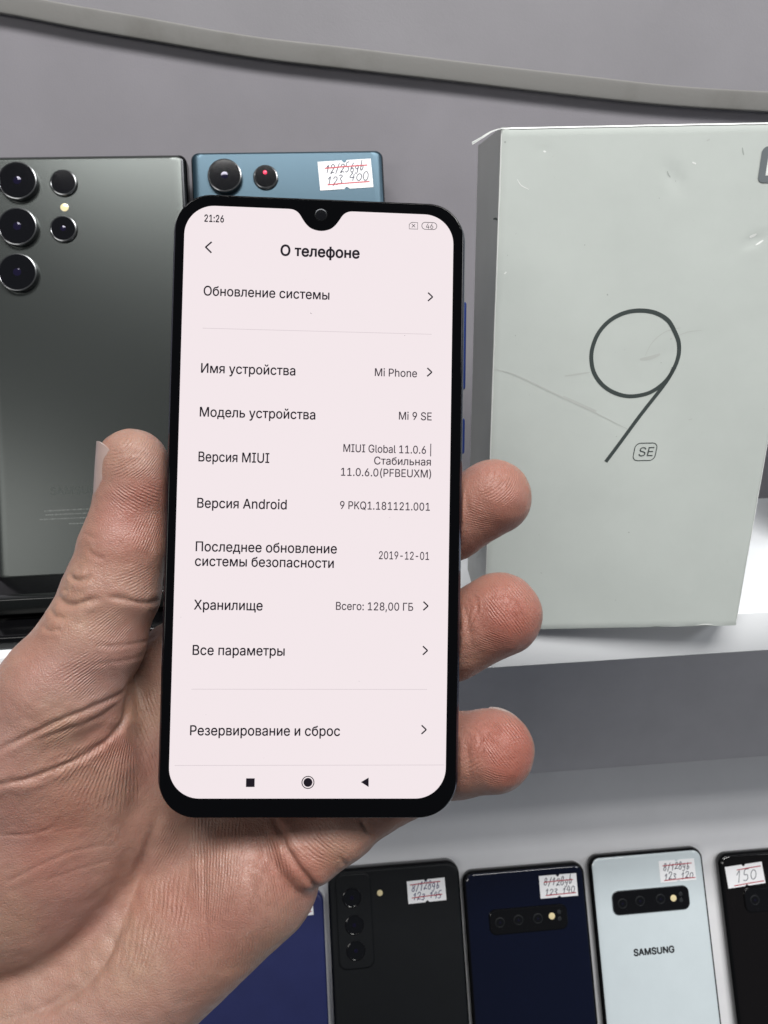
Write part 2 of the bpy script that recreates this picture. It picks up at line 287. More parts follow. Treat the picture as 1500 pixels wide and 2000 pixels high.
'e':(404,['212,-8 177,-5 145,3 117,16 92,35 72,58 56,85 44,116 37,150 34,187 36,224 44,258 55,290 71,317 91,340 115,359 142,373 172,382 205,384 226,383 246,380 266,374 285,366 303,355 319,341 334,324 347,305 357,282 365,256 370,227 371,194 371,169 75,169 75,221 338,221 310,202 308,226 304,248 298,269 288,286 277,301 263,314 246,323 227,328 205,330 183,328 164,323 146,313 131,301 119,286 109,270 102,251 97,231 96,211 96,178 98,151 102,127 110,106 121,88 135,73 151,61 169,53 190,48 212,46 227,47 241,49 254,53 265,58 276,65 285,73 294,82 300,93 306,105 365,91 358,72 348,55 335,39 320,26 302,14 283,4 261,-3 237,-7']),
'f':(254,['228,379 228,327 6,327 6,379','81,0 81,432 82,452 87,470 96,486 107,499 120,510 135,519 152,525 169,529 187,530 222,527 243,521 227,468 215,472 195,474 178,472 164,468 154,460 147,449 143,435 142,419 142,0']),
'g':(425,['207,-151 180,-149 156,-146 134,-140 114,-132 97,-122 82,-110 70,-97 59,-84 51,-69 101,-41 122,-66 131,-74 142,-82 154,-88 169,-93 187,-96 207,-97 236,-95 261,-87 282,-75 298,-58 308,-34 311,-6 311,68 306,68 287,41 277,32 266,23 252,16 236,10 217,6 195,5 165,7 138,14 113,27 90,43 71,65 55,90 43,120 36,154 34,191 36,229 43,263 55,293 71,320 90,342 112,361 138,374 166,382 196,384 218,383 237,379 253,373 267,365 279,356 288,346 308,319 313,319 313,379 372,379 372,-9 370,-40 363,-67 350,-90 334,-109 314,-124 291,-136 265,-144 237,-149','205,59 227,61 246,66 264,75 278,87 290,103 300,121 307,142 311,166 312,193 311,219 307,242 300,264 291,283 279,299 264,312 247,322 227,328 205,330 182,328 163,322 145,312 130,298 118,282 109,262 102,241 98,218 96,193 98,167 102,144 109,123 118,104 131,88 145,76 163,66 183,61']),
'h':(410,['114,227 114,0 53,0 53,509 114,509 114,287 102,287 116,319 132,344 152,362 175,374 200,382 227,384 252,383 275,377 295,369 313,356 328,340 341,321 350,298 355,271 357,240 357,0 296,0 296,235 293,263 286,286 273,304 256,318 235,326 210,329 192,328 176,324 161,317 147,308 136,297 126,283 119,266 115,248']),
'i':(167,['53,0 53,379 114,379 114,0','84,443 73,444 63,448 54,455 47,463 43,472 41,483 43,494 47,504 54,512 63,518 73,522 84,524 95,522 105,518 114,512 121,504 125,494 126,483 125,472 121,463 114,455 105,448 95,444']),
'j':(167,['53,379 114,379 114,-30 112,-52 108,-72 102,-90 92,-106 80,-119 65,-129 47,-137 27,-141 4,-143 -10,-143 -10,-87 2,-87 18,-85 31,-80 40,-72 47,-61 51,-46 53,-29','83,443 72,444 62,448 53,455 47,463 42,472 41,483 42,494 47,504 53,512 62,518 72,522 83,524 95,522 105,518 114,512 120,504 125,494 126,483 125,472 120,463 114,455 105,448 95,444']),
'k':(381,['110,137 110,212 121,212 284,379 360,379 184,199 177,199','53,0 53,509 114,509 114,0','294,0 148,186 191,229 372,0']),
'l':(189,['139,-2 112,0 91,8 74,20 62,37 55,59 53,84 53,509 114,509 114,99 114,83 117,71 120,62 126,57 135,53 146,52 160,53 170,54 181,3 162,-1']),
'm':(610,['53,0 53,379 112,379 112,295 108,295 114,314 122,331 132,346 144,358 158,368 172,376 187,382 203,385 219,386 245,383 268,375 287,361 303,342 314,320 321,295 312,295 318,312 326,329 337,343 350,356 364,366 381,375 398,381 417,385 437,386 458,385 478,380 497,372 514,361 529,346 541,328 550,307 555,283 557,255 557,0 496,0 496,254 493,279 485,298 473,313 456,323 438,329 419,330 402,329 387,326 374,320 363,312 353,302 345,290 340,277 336,263 335,247 335,0 274,0 274,260 272,280 265,297 253,311 238,322 220,328 199,330 185,329 171,326 158,320 145,312 135,302 126,289 119,274 115,257 114,238 114,0']),
'n':(410,['114,227 114,0 53,0 53,379 112,379 112,287 102,287 116,319 132,344 152,362 175,374 200,382 227,384 252,383 275,377 295,369 313,356 328,340 341,321 350,298 355,271 357,240 357,0 296,0 296,235 293,263 286,286 273,304 256,318 235,326 210,329 192,328 176,324 161,317 147,308 136,297 126,283 119,266 115,248']),
'o':(415,['207,-8 174,-5 144,3 117,16 93,35 72,58 56,85 44,116 37,150 34,187 37,225 44,260 56,291 72,318 93,341 117,360 144,374 174,382 207,384 241,382 271,374 299,360 323,341 343,318 359,291 371,260 379,225 381,187 379,150 371,116 359,85 343,58 323,35 299,16 271,3 241,-5','207,46 231,49 252,55 270,66 285,80 298,97 307,117 314,139 318,163 319,187 318,212 314,236 307,258 298,278 285,296 270,310 252,321 231,328 207,330 184,328 163,321 145,310 130,296 118,278 108,258 102,236 98,212 96,187 98,163 102,139 108,117 118,97 130,80 145,66 163,55 184,49']),
'p':(424,['53,-143 53,379 112,379 112,319 118,319 137,346 147,355 158,364 171,373 188,379 207,383 229,384 259,382 287,374 313,361 335,342 354,320 370,293 381,261 388,227 390,189 388,151 381,116 370,84 355,57 336,34 313,16 288,3 260,-6 229,-8 208,-7 189,-3 173,4 159,12 147,21 138,31 118,59 114,59 114,-143','220,47 242,49 262,55 279,66 294,80 306,97 316,117 323,139 327,163 328,189 327,215 323,239 316,261 307,281 295,298 280,311 262,322 243,328 220,330 198,328 178,322 161,312 147,299 134,282 125,263 118,241 114,216 113,189 114,162 118,138 125,115 135,95 147,78 162,65 179,55 198,49']),
'r':(259,['53,0 53,379 112,379 112,321 115,321 124,339 137,354 152,367 171,377 191,383 213,385 229,384 243,384 243,322 230,324 207,326 190,324 174,321 159,315 146,306 135,296 126,284 119,269 115,254 114,237 114,0']),
's':(365,['182,-8 157,-7 133,-3 112,3 93,12 76,24 62,38 50,54 41,73 36,94 94,107 101,87 111,72 124,60 141,52 160,47 181,45 206,47 227,53 244,62 258,74 265,88 268,103 266,115 262,126 254,136 243,144 229,150 212,155 149,170 118,180 92,192 72,208 58,227 50,249 47,274 49,295 55,314 65,332 79,347 95,360 115,370 137,378 161,383 187,384 212,383 234,379 254,372 271,363 286,352 299,339 309,324 318,308 324,290 268,277 262,291 254,304 243,316 228,325 210,331 187,333 166,331 147,326 131,317 119,305 111,292 109,277 110,264 115,253 124,243 136,235 152,229 172,223 229,209 261,200 287,187 306,171 320,153 328,131 331,107 329,85 323,65 312,47 298,31 281,18 260,6 236,-2 210,-7']),
't':(227,['204,379 204,327 6,327 6,379','65,471 126,471 126,98 127,83 130,70 136,61 144,55 156,51 170,50 185,51 202,54 213,2 192,-3 168,-4 138,-1 113,7 92,21 77,41 68,64 65,93']),
'u':(410,['182,-5 158,-3 135,2 115,11 97,23 82,39 69,59 60,82 54,109 53,139 53,379 114,379 114,144 116,117 124,94 137,75 154,61 175,53 200,50 218,51 234,55 249,62 263,71 274,83 283,97 290,113 295,132 296,153 296,379 357,379 357,0 298,0 298,92 307,92 294,60 277,35 257,17 234,5 209,-3']),
'v':(389,['163,0 17,379 84,379 165,155 187,87 206,21 184,21 203,87 224,155 305,379 371,379 226,0']),
'w':(567,['138,0 23,379 87,379 133,214 154,137 175,41 165,41 186,135 206,214 252,379 316,379 362,214 382,136 402,41 391,41 413,135 434,214 480,379 545,379 429,0 368,0 319,172 305,225 291,280 277,338 291,338 277,280 263,225 248,172 199,0']),
'y':(389,['47,-139 61,-86 71,-87 104,-89 113,-86 122,-81 130,-74 138,-64 145,-51 151,-36 163,-1 17,379 84,379 165,155 187,87 206,21 184,21 202,87 224,155 305,379 371,379 204,-58 196,-77 187,-93 177,-107 165,-119 153,-128 139,-136 125,-141 109,-144 91,-145 65,-143']),
'|':(230,['141,673 141,-164 88,-164 88,673']),
'Б':(449,['60,0 60,509 364,509 364,452 125,452 125,295 242,295 275,293 305,288 332,278 355,264 374,248 390,228 402,205 408,179 411,151 408,121 402,95 390,71 375,50 355,32 332,18 305,8 275,2 242,0','125,56 240,56 272,59 298,67 320,81 335,100 344,123 347,151 344,177 335,199 320,216 298,229 272,236 240,239 125,239']),
'В':(456,['60,0 60,509 241,509 274,507 304,501 329,491 350,477 367,461 381,442 390,421 396,398 398,374 397,353 393,336 387,320 378,307 368,295 356,286 343,278 329,272 315,267 315,262 331,260 347,254 363,245 378,234 391,220 402,203 411,184 416,161 418,136 416,111 410,88 400,67 386,48 368,31 344,18 317,8 284,2 247,0','125,57 245,57 281,60 309,67 330,80 344,96 353,115 355,137 354,153 350,169 342,184 333,197 320,209 306,218 289,225 269,229 248,231 125,231','125,285 238,285 256,287 273,290 288,296 302,304 314,314 323,326 330,340 335,355 336,372 333,393 326,412 313,429 294,442 270,449 240,452 125,452']),
'Г':(401,['370,509 370,452 125,452 125,0 60,0 60,509']),
'И':(523,['463,0 398,0 398,291 399,328 402,384 404,454 416,452 376,381 346,331 321,290 137,0 60,0 60,509 125,509 125,195 124,157 123,108 118,54 110,55 136,107 161,151 180,183 388,509 463,509']),
'М':(628,['60,0 60,509 152,509 277,187 287,159 299,123 311,84 322,49 307,49 318,83 330,121 342,158 352,187 476,509 568,509 568,0 504,0 504,291 504,327 505,369 506,413 507,457 513,457 498,409 482,363 467,322 456,291 342,0 286,0 170,291 159,321 145,361 129,408 112,457 119,457 120,416 121,372 122,328 122,291 122,0']),
'О':(533,['267,-7 225,-3 186,7 150,25 119,49 92,79 70,115 53,157 44,203 40,254 44,305 53,352 70,393 92,429 119,459 150,484 186,501 225,512 267,516 309,512 348,501 384,484 415,459 442,429 464,393 480,352 490,305 493,254 490,203 480,157 464,115 442,79 415,49 384,25 348,7 309,-3','267,53 296,55 324,63 349,76 372,94 392,116 408,144 420,176 428,213 430,254 428,295 420,332 408,365 392,392 372,415 349,433 324,446 296,453 267,456 237,453 210,445 184,433 161,415 142,392 125,364 113,332 106,295 103,254 106,213 113,176 125,144 142,117 161,94 184,76 210,63 237,55']),
'П':(517,['457,509 457,0 392,0 392,452 125,452 125,0 60,0 60,509']),
'Р':(445,['60,0 60,509 235,509 272,506 305,499 332,487 356,471 375,452 390,430 400,404 407,377 409,348 407,318 400,291 390,265 375,243 356,223 332,207 305,195 272,188 235,186 109,186 109,242 233,242 257,244 279,248 297,256 312,266 324,279 333,294 339,310 343,328 344,348 343,367 339,385 333,402 324,416 312,428 297,439 279,446 257,451 232,452 125,452 125,0']),
'С':(510,['267,-7 225,-3 186,7 150,25 119,49 92,79 70,115 53,157 44,203 40,254 44,305 53,352 70,393 92,429 119,459 150,484 186,501 225,512 267,516 293,514 317,511 340,504 362,496 383,485 402,471 419,456 435,438 448,418 459,397 467,373 473,348 408,348 404,365 397,380 389,395 380,407 369,418 357,428 344,437 330,444 315,449 300,453 284,455 267,456 237,453 209,445 184,432 161,414 141,391 125,364 113,332 106,295 103,254 106,213 113,177 125,145 141,117 161,94 184,76 210,63 237,56 267,53 284,54 300,56 315,60 330,65 344,72 357,81 369,90 380,102 389,114 397,128 404,144 408,160 473,160 467,135 459,112 448,91 435,71 420,53 402,38 383,24 363,13 341,5 317,-2 293,-6']),
'Х':(474,['18,0 217,284 217,236 29,509 104,509 178,400 204,361 223,329 243,292 232,292 252,329 272,361 298,400 374,509 446,509 259,239 259,287 456,0 382,0 292,129 268,165 250,195 230,231 244,231 225,196 206,166 182,129 91,0']),
'а':(389,['160,-9 137,-7 115,-3 94,5 76,15 60,29 48,45 38,63 32,84 30,108 32,128 36,146 43,161 53,174 64,184 78,193 92,200 108,206 125,211 178,220 234,227 265,235 276,255 276,257 275,272 272,285 267,297 260,307 251,315 240,322 227,327 212,330 196,331 178,330 163,327 149,322 118,301 100,274 41,291 51,313 64,331 79,346 95,358 114,368 133,375 153,380 173,383 194,384 239,379 255,375 271,369 286,360 300,350 312,336 322,320 330,301 335,278 337,251 337,0 277,0 277,52 272,52 252,25 242,16 229,8 215,1 199,-4 181,-7','170,45 192,47 211,51 228,59 242,68 254,80 263,93 270,108 274,122 276,138 276,190 259,182 231,176 200,171 175,168 134,159 122,153 112,147 103,139 97,130 93,118 92,105 93,93 96,82 102,72 109,64 119,57 130,52 142,48 156,46']),
'б':(411,['208,-8 176,-6 147,2 119,15 95,33 74,55 57,82 44,113 37,147 34,185 34,198 35,236 37,270 41,301 46,329 54,354 62,376 73,395 86,412 101,426 118,438 137,448 159,455 183,461 209,465 238,468 273,475 290,488 294,509 349,509 347,491 344,475 338,461 330,449 318,439 304,431 286,424 264,420 238,417 206,414 178,408 155,401 135,390 119,375 107,356 97,332 90,302 85,266 86,266 94,283 105,299 118,314 132,328 149,340 167,350 187,357 207,362 229,363 256,361 281,353 304,339 325,322 343,300 357,274 368,246 375,215 377,181 375,147 368,114 355,84 339,58 319,35 295,17 268,3 239,-5','208,46 230,48 249,53 266,62 281,74 293,89 303,108 310,129 315,152 316,178 315,204 311,228 304,249 294,267 282,282 268,294 251,303 232,308 211,310 189,308 169,302 151,293 135,280 121,264 110,245 102,224 97,201 96,175 97,151 102,129 109,109 119,90 132,75 148,62 166,53 186,48']),
'в':(392,['53,0 53,379 208,379 247,376 280,367 307,352 327,331 339,307 343,278 341,258 335,240 324,226 309,214 291,205 270,199 284,196 298,191 312,185 325,176 336,165 345,152 352,138 357,121 358,102 356,84 351,66 343,50 331,35 317,23 300,13 280,6 257,1 232,0','111,56 232,56 251,57 266,62 279,70 288,80 293,93 295,108 293,125 288,141 279,153 266,162 251,167 232,169 111,169','111,220 209,220 230,222 248,227 263,234 273,245 280,258 282,273 280,288 273,300 262,310 248,318 230,322 208,324 111,324']),
'г':(304,['290,379 290,323 114,323 114,0 53,0 53,379']),
'д':(427,['13,-110 13,56 44,56 65,82 79,116 90,164 98,231 110,379 356,379 356,56 414,56 414,-110 353,-110 353,0 74,0 74,-110','114,56 295,56 295,323 166,323 157,231 153,193 148,158 143,127 135,99 126,76']),
'е':(404,['212,-8 177,-5 145,3 117,16 92,35 72,58 56,85 44,116 37,150 34,187 36,224 44,258 55,290 71,317 91,340 115,359 142,373 172,382 205,384 226,383 246,380 266,374 285,366 303,355 319,341 334,324 347,305 357,282 365,256 370,227 371,194 371,169 75,169 75,221 338,221 310,202 308,226 304,248 298,269 288,286 277,301 263,314 246,323 227,328 205,330 183,328 164,323 146,313 131,301 119,286 109,270 102,251 97,231 96,211 96,178 98,151 102,127 110,106 121,88 135,73 151,61 169,53 190,48 212,46 227,47 241,49 254,53 265,58 276,65 285,73 294,82 300,93 306,105 365,91 358,72 348,55 335,39 320,26 302,14 283,4 261,-3 237,-7']),
'з':(343,['171,-4 146,-3 123,1 101,8 82,17 65,29 51,43 40,59 34,76 31,95 94,95 97,82 105,71 117,61 133,54 151,49 171,47 193,49 211,55 227,65 239,77 246,92 249,109 246,126 239,141 226,154 208,163 187,169 163,171 138,171 138,217 163,217 183,219 201,224 217,233 229,245 236,259 238,276 236,292 230,306 220,318 207,327 191,332 173,334 154,332 137,327 122,319 109,309 102,296 99,281 40,281 42,301 48,319 59,335 72,349 88,361 107,371 128,378 150,382 173,384 197,382 220,377 239,370 257,359 271,346 283,332 291,315 296,298 298,279 296,258 289,240 277,224 262,212 245,203 225,197 225,194 252,188 273,178 291,164 303,147 310,127 313,104 311,84 305,66 294,48 281,33 264,20 244,10 222,2 198,-3']),
'и':(411,['358,0 296,0 296,274 293,274 111,0 53,0 53,379 114,379 114,104 118,104 300,379 358,379']),
'й':(411,['358,0 296,0 296,274 293,274 111,0 53,0 53,379 114,379 114,104 118,104 300,379 358,379','205,433 187,434 171,439 155,446 142,455 130,467 120,481 112,496 108,512 107,529 151,529 153,515 158,502 166,491 177,483 190,478 205,476 220,478 233,483 244,491 252,502 257,515 259,529 304,529 303,512 298,496 291,481 281,467 269,456 256,446 240,439 223,434']),
'л':(400,['6,0 6,56 20,56 48,63 67,86 71,98 75,114 78,133 84,211 91,379 348,379 348,0 286,0 286,323 149,323 143,189 140,150 135,115 129,84 120,58 109,37 94,21 76,9 54,2 27,0']),
'м':(535,['53,0 53,379 144,379 232,168 246,132 257,100 265,70 273,41 263,41 270,69 278,100 289,132 303,168 390,379 482,379 482,0 421,0 421,197 421,237 422,276 422,315 423,354 430,354 415,300 399,252 377,198 294,0 240,0 156,198 135,252 118,300 102,354 111,354 112,318 113,279 113,238 113,197 113,0']),
'н':(409,['309,223 309,167 99,167 99,223','114,379 114,0 53,0 53,379','356,379 356,0 295,0 295,379']),
'о':(415,['207,-8 174,-5 144,3 117,16 93,35 72,58 56,85 44,116 37,150 34,187 37,225 44,260 56,291 72,318 93,341 117,360 144,374 174,382 207,384 241,382 271,374 299,360 323,341 343,318 359,291 371,260 379,225 381,187 379,150 371,116 359,85 343,58 323,35 299,16 271,3 241,-5','207,46 231,49 252,55 270,66 285,80 298,97 307,117 314,139 318,163 319,187 318,212 314,236 307,258 298,278 285,296 270,310 252,321 231,328 207,330 184,328 163,321 145,310 130,296 118,278 108,258 102,236 98,212 96,187 98,163 102,139 108,117 118,97 130,80 145,66 163,55 184,49']),
'п':(408,['355,379 355,0 294,0 294,323 114,323 114,0 53,0 53,379']),
'р':(424,['53,-143 53,379 112,379 112,319 118,319 137,346 147,355 158,364 171,373 188,379 207,383 229,384 259,382 287,374 313,361 335,342 354,320 370,293 381,261 388,227 390,189 388,151 381,116 370,84 355,57 336,34 313,16 288,3 260,-6 229,-8 208,-7 189,-3 173,4 159,12 147,21 138,31 118,59 114,59 114,-143','220,47 242,49 262,55 279,66 294,80 306,97 316,117 323,139 327,163 328,189 327,215 323,239 316,261 307,281 295,298 280,311 262,322 243,328 220,330 198,328 178,322 161,312 147,299 134,282 125,263 118,241 114,216 113,189 114,162 118,138 125,115 135,95 147,78 162,65 179,55 198,49']),
'с':(396,['207,-8 174,-5 144,3 117,16 93,35 72,58 56,85 44,116 37,150 34,187 37,225 44,260 56,291 72,318 93,341 117,360 144,374 174,382 207,384 226,384 243,381 260,377 276,371 291,364 305,356 318,346 330,335 340,322 349,308 356,293 362,277 303,262 290,289 270,311 242,325 207,330 184,328 163,321 145,310 130,296 118,278 108,258 102,236 98,212 96,187 98,163 102,139 108,117 118,97 130,80 145,66 163,55 184,49 207,46 243,52 271,66 292,89 304,117 363,102 357,86 350,70 341,56 331,43 319,32 306,21 292,12 277,5 261,-1 244,-5 226,-7']),
'т':(325,['132,0 132,325 6,325 6,379 319,379 319,325 193,325 193,0']),
'у':(389,['47,-139 61,-86 71,-87 104,-89 113,-86 122,-81 130,-74 138,-64 145,-51 151,-36 163,-1 17,379 84,379 165,155 187,87 206,21 184,21 202,87 224,155 305,379 371,379 204,-58 196,-77 187,-93 177,-107 165,-119 153,-128 139,-136 125,-141 109,-144 91,-145 65,-143']),
'ф':(477,['208,-8 175,-5 145,3 117,16 93,35 73,58 56,85 44,116 37,150 34,187 37,225 44,260 56,291 73,318 93,341 117,360 145,374 175,382 208,384 269,384 302,382 333,374 360,360 384,341 405,318 421,291 433,260 441,225 443,187 441,150 433,116 421,85 405,58 384,35 360,16 333,3 302,-5 269,-8','208,43 269,43 293,46 314,52 332,64 347,79 360,96 370,117 377,139 381,163 382,187 381,213 377,237 370,260 360,281 347,299 332,314 314,326 293,333 269,335 208,335 184,333 163,326 145,314 130,299 117,281 108,260 101,237 96,213 95,187 96,163 101,139 108,117 117,96 130,79 145,64 163,52 184,46','208,-143 208,509 269,509 269,-143']),
'щ':(582,['53,379 114,379 114,56 255,56 255,379 316,379 316,56 458,56 458,379 519,379 519,0 53,0','508,-109 508,0 482,0 482,56 569,56 569,-109']),
'ы':(511,['104,244 214,244 243,242 268,237 290,228 309,217 325,202 337,186 346,167 352,146 353,123 352,101 346,80 337,61 325,43 309,29 290,16 268,7 243,2 214,0 53,0 53,379 114,379 114,56 214,56 235,58 254,64 270,74 282,87 289,103 292,121 289,139 282,155 270,169 254,179 235,185 214,187 104,187','397,0 397,379 458,379 458,0']),
'ь':(388,['104,244 214,244 243,242 268,237 290,228 309,217 325,202 337,186 346,167 352,146 353,123 352,101 346,80 337,61 325,43 309,29 290,16 268,7 243,2 214,0 53,0 53,379 114,379 114,56 214,56 235,58 254,64 270,74 282,87 289,103 292,121 289,139 282,155 270,169 254,179 235,185 214,187 104,187']),
'я':(385,['332,0 271,0 271,326 184,326 155,324 131,318 114,309 102,295 95,279 93,259 95,240 102,224 114,211 132,201 155,195 184,194 298,194 298,142 180,142 134,146 97,157 68,174 48,198 36,226 32,259 36,293 48,322 68,346 97,365 134,376 180,379 332,379','85,0 15,0 122,172 190,172']),
' ':(188,[]),
}

GL = {}
for _c, (_a, _k) in GLYPHS.items():
    GL[_c] = (_a/1000, [[tuple(int(n)/1000 for n in p.split(',')) for p in k.split()] for k in _k])
_gc = {}
def glyph_mesh(ch, bold):                    # triangles of one letter; strokes of an outline may overlap
    if (ch, bold) in _gc: return _gc[ch, bold]
    ks = []
    for k in GL[ch][1]:
        n = len(k); q = []
        for i in range(n):
            x, y = k[i]
            dx, dy = k[(i+1) % n][0] - k[i-1][0], k[(i+1) % n][1] - k[i-1][1]; l_ = math.hypot(dx, dy) or 1
            q.append((x - dy/l_*bold, y + dx/l_*bold))
        ks.append(q)
    V, E_ = [], []
    for k in ks:
        o = len(V); V += [Vector(p) for p in k]; E_ += [(o+i, o+(i+1) % len(k)) for i in range(len(k))]
    r = delaunay_2d_cdt(V, E_, [], 0, 1e-6)
    def wind(x, y):
        w = 0
        for k in ks:
            for (xa, ya), (xb, yb) in zip(k, k[1:] + k[:1]):
                if (ya <= y) != (yb <= y):
                    if xa + (y-ya)/(yb-ya)*(xb-xa) > x: w += 1 if yb > ya else -1
        return w
    P = [(v.x, v.y) for v in r[0]]; T_ = []
    for f in r[2]:
        cx_, cy_ = sum(P[a][0] for a in f)/len(f), sum(P[a][1] for a in f)/len(f)
        if wind(cx_, cy_): T_.append(tuple(f))
    _gc[ch, bold] = (P, T_); return P, T_
def letter(bm, body, x0, x1, y0, z, mi, size=None, bold=0., shear=0.):
    """lay the writing along a base line from x0 to x1 (mm)"""
    pen = 0; cont = []
    for ch in body:
        if GL[ch][1]: cont.append((pen, *glyph_mesh(ch, bold)))
        pen += GL[ch][0]
    mn = min(p + x for p, V, _ in cont for x, y in V); mx = max(p + x for p, V, _ in cont for x, y in V)
    kx = (x1 - x0)/(mx - mn); ky = size if size else kx
    for p, V, T_ in cont:
        vs = [bm.verts.new(((x0 + (x + p - mn)*kx + shear*y*ky)*S, (y0 + y*ky)*S, z*S)) for x, y in V]
        for t in T_:
            f = bm.faces.new([vs[a] for a in t]); f.material_index = mi
        for v in vs:
            if not v.link_faces: bm.verts.remove(v)

# ------------------------------------------------------------------ setting: wall, panel, trim, shelf, display ramp
UP = np.array([0, 0, 1.]); XD = np.array([1., 0, 0])
ZS, YS, YW = -138.7, 234.0, 350.0           # shelf top, shelf front edge, wall (mm from the eye)
nY = np.array([0, -1., 0])
YL = 368.0                                  # the wall below the shelf stands a little further back

def box_bm(x0, x1, y0, y1, z0, z1, bev=0.):
    bm = bmesh.new(); bmesh.ops.create_cube(bm, size=1)
    for v in bm.verts:
        v.co = ((x0+x1)/2*S + v.co.x*(x1-x0)*S, (y0+y1)/2*S + v.co.y*(y1-y0)*S, (z0+z1)/2*S + v.co.z*(z1-z0)*S)
    if bev: bmesh.ops.bevel(bm, geom=bm.edges[:], offset=bev*S, segments=3, affect='EDGES', profile=.5)
    return bm
EYE_M = Matrix.Translation((0, 0, 1.5))

tag(build('back_wall', box_bm(-700, 800, YW, YW+20, ZS+.05, 420), M['wall'], M4=EYE_M), kind='structure')
tag(build('lower_back_wall', box_bm(-700, 800, YL, YL+20, -700, ZS-17.05), M['wall_low'], M4=EYE_M), kind='structure')

# upper panel with a sagging lower edge, and the dingy trim that runs along that edge
edge_px = [(-160, 2), (0, 24), (150, 53), (300, 79), (500, 112), (700, 136), (900, 159), (1100, 183), (1300, 204), (1500, 217), (1660, 224)]
def smooth_curve(px, n=8):
    out = []
    for i in range(len(px)-1):
        p0, p1, p2, p3 = (np.array(px[max(0, min(len(px)-1, i+k))], float) for k in (-1, 0, 1, 2))
        for j in range(n):
            t = j/n; out.append(.5*((2*p1) + (-p0+p2)*t + (2*p0-5*p1+4*p2-p3)*t*t + (-p0+3*p1-3*p2+p3)*t**3))
    return out + [np.array(px[-1], float)]
yp = YW - 4.5
edge = [on_plane(u, v, np.array([0, yp, 0]), nY) for u, v in smooth_curve(edge_px)]
edge = [np.array([-420, yp, edge[0][2]+20])] + edge + [np.array([520, yp, edge[-1][2]-6])]
bm = bmesh.new()
loops = []
for p in edge:
    z0 = p[2] + 7.0
    loops.append([(p[0], YW-.5, z0), (p[0], yp+1.5, z0), (p[0], yp+1.5, 400), (p[0], YW-.5, 400)])
loft(bm, loops)
tag(build('upper_panel', bm, M['panel'], M4=EYE_M), kind='structure')
bm = bmesh.new(); loops = []
for i, p in enumerate(edge):
    w_ = 7.6 + .12*math.sin(i*.35)
    L = []
    for k in range(12):
        a = math.radians(-90 + 180*k/11)
        L.append((p[0], yp + 1.4 - .35*max(0, math.cos(a))**.5, p[2] + w_/2 + w_/2*math.sin(a)))
    L += [(p[0], YW-.6, p[2]+w_), (p[0], YW-.6, p[2]+.1)]
    loops.append(L)
loft(bm, loops)
bmesh.ops.recalc_face_normals(bm, faces=bm.faces)
tag(build('edge_trim', bm, M['trim'], M4=EYE_M, angle=60), 'dingy brownish trim strip sagging across the grey wall above the phones', 'trim')

# shelf
sh = empty('shelf', EYE_M @ Matrix.Translation((0, YS*S, ZS*S)))
tag(sh, 'white laminate shelf carrying the upright phones and the pale box', 'shelf')
build('board', box_bm(-600, 700, 1.35, YL+20-YS, -17, 0, .3), M['shelf'], sh)
build('edge_band', box_bm(-600, 700, 0, 1.0, -17.05, .05, .35), M['shelf_line'], sh)

# display ramp under the shelf
LEAN = math.radians(30)
rp0 = np.array([183.7, 335.5, -361.6])      # front face of the white phone, top middle
r_up = np.array([0, math.sin(LEAN), math.cos(LEAN)]); r_n = np.array([0, -math.cos(LEAN), math.sin(LEAN)])
def ramp_frame(p, roll=0.):                 # x right, y up the ramp, z off the ramp
    c, s_ = math.cos(roll), math.sin(roll)
    X = XD*c + r_up*s_; Y = -XD*s_ + r_up*c
    o = wmm(p)
    return Matrix([[X[0], Y[0], r_n[0], o.x], [X[1], Y[1], r_n[1], o.y], [X[2], Y[2], r_n[2], o.z], [0, 0, 0, 1]])
pb = rp0 - r_n*9.2                          # ramp surface lies behind the phones
top = pb + r_up*((YL - .3 - pb[1]) / r_up[1])
bm = bmesh.new()
def ramp_pt(s, d): q = top - r_up*s - r_n*d; return (q[1], q[2])
A0, A1 = ramp_pt(0, 0), ramp_pt(420, 0)
loft(bm, [[(x, A0[0], A0[1]), (x, A1[0], A1[1]), (x, YL-.3, A1[1]), ] for x in (-650, 750)])
bmesh.ops.recalc_face_normals(bm, faces=bm.faces)
tag(build('display_ramp', bm, M['ramp'], M4=EYE_M), 'white sloping display ramp that the lower row of phones leans on', 'display ramp')

# ------------------------------------------------------------------ pen strokes for the stickers
DIG = {
 '0': [arc(.5, .5, .38, .5, 100, 460, 16)],
 '1': [[(.15, .65), (.55, 1), (.4, 0)]],
 '2': [[(.1, .75), (.3, 1), (.7, .95), (.75, .65), (.1, 0), (.5, .12), (.95, .02)]],
 '3': [[(.15, .9), (.5, 1), (.75, .8), (.35, .55), (.75, .3), (.5, 0), (.05, .1)]],
 '4': [[(.5, 1), (.1, .45), (.85, .45)], [(.75, .9), (.6, -.05)]],
 '9': [arc(.45, .72, .32, .28, 30, 390, 12) + [(.62, 0)]],
 '5': [[(.9, 1), (.35, .97), (.2, .55), (.65, .5), (.7, .15), (.35, 0), (.05, .1)]],
 '6': [[(.7, 1), (.25, .5), (.2, .15), (.5, 0), (.75, .2), (.6, .45), (.25, .35)]],
 '8': [arc(.5, .75, .25, .25, -90, 270, 12) + arc(.45, .25, .32, .25, 90, -270, 12)],
 '/': [[(.75, 1.1), (.2, -.15)]],
 'g': [arc(.45, .45, .3, .25, 20, 380, 12) + [(.65, -.2), (.4, -.45), (.15, -.2)]],
 'b': [[(.4, 1.05), (.25, .1), (.5, 0), (.75, .25), (.55, .5), (.3, .35)]],
}
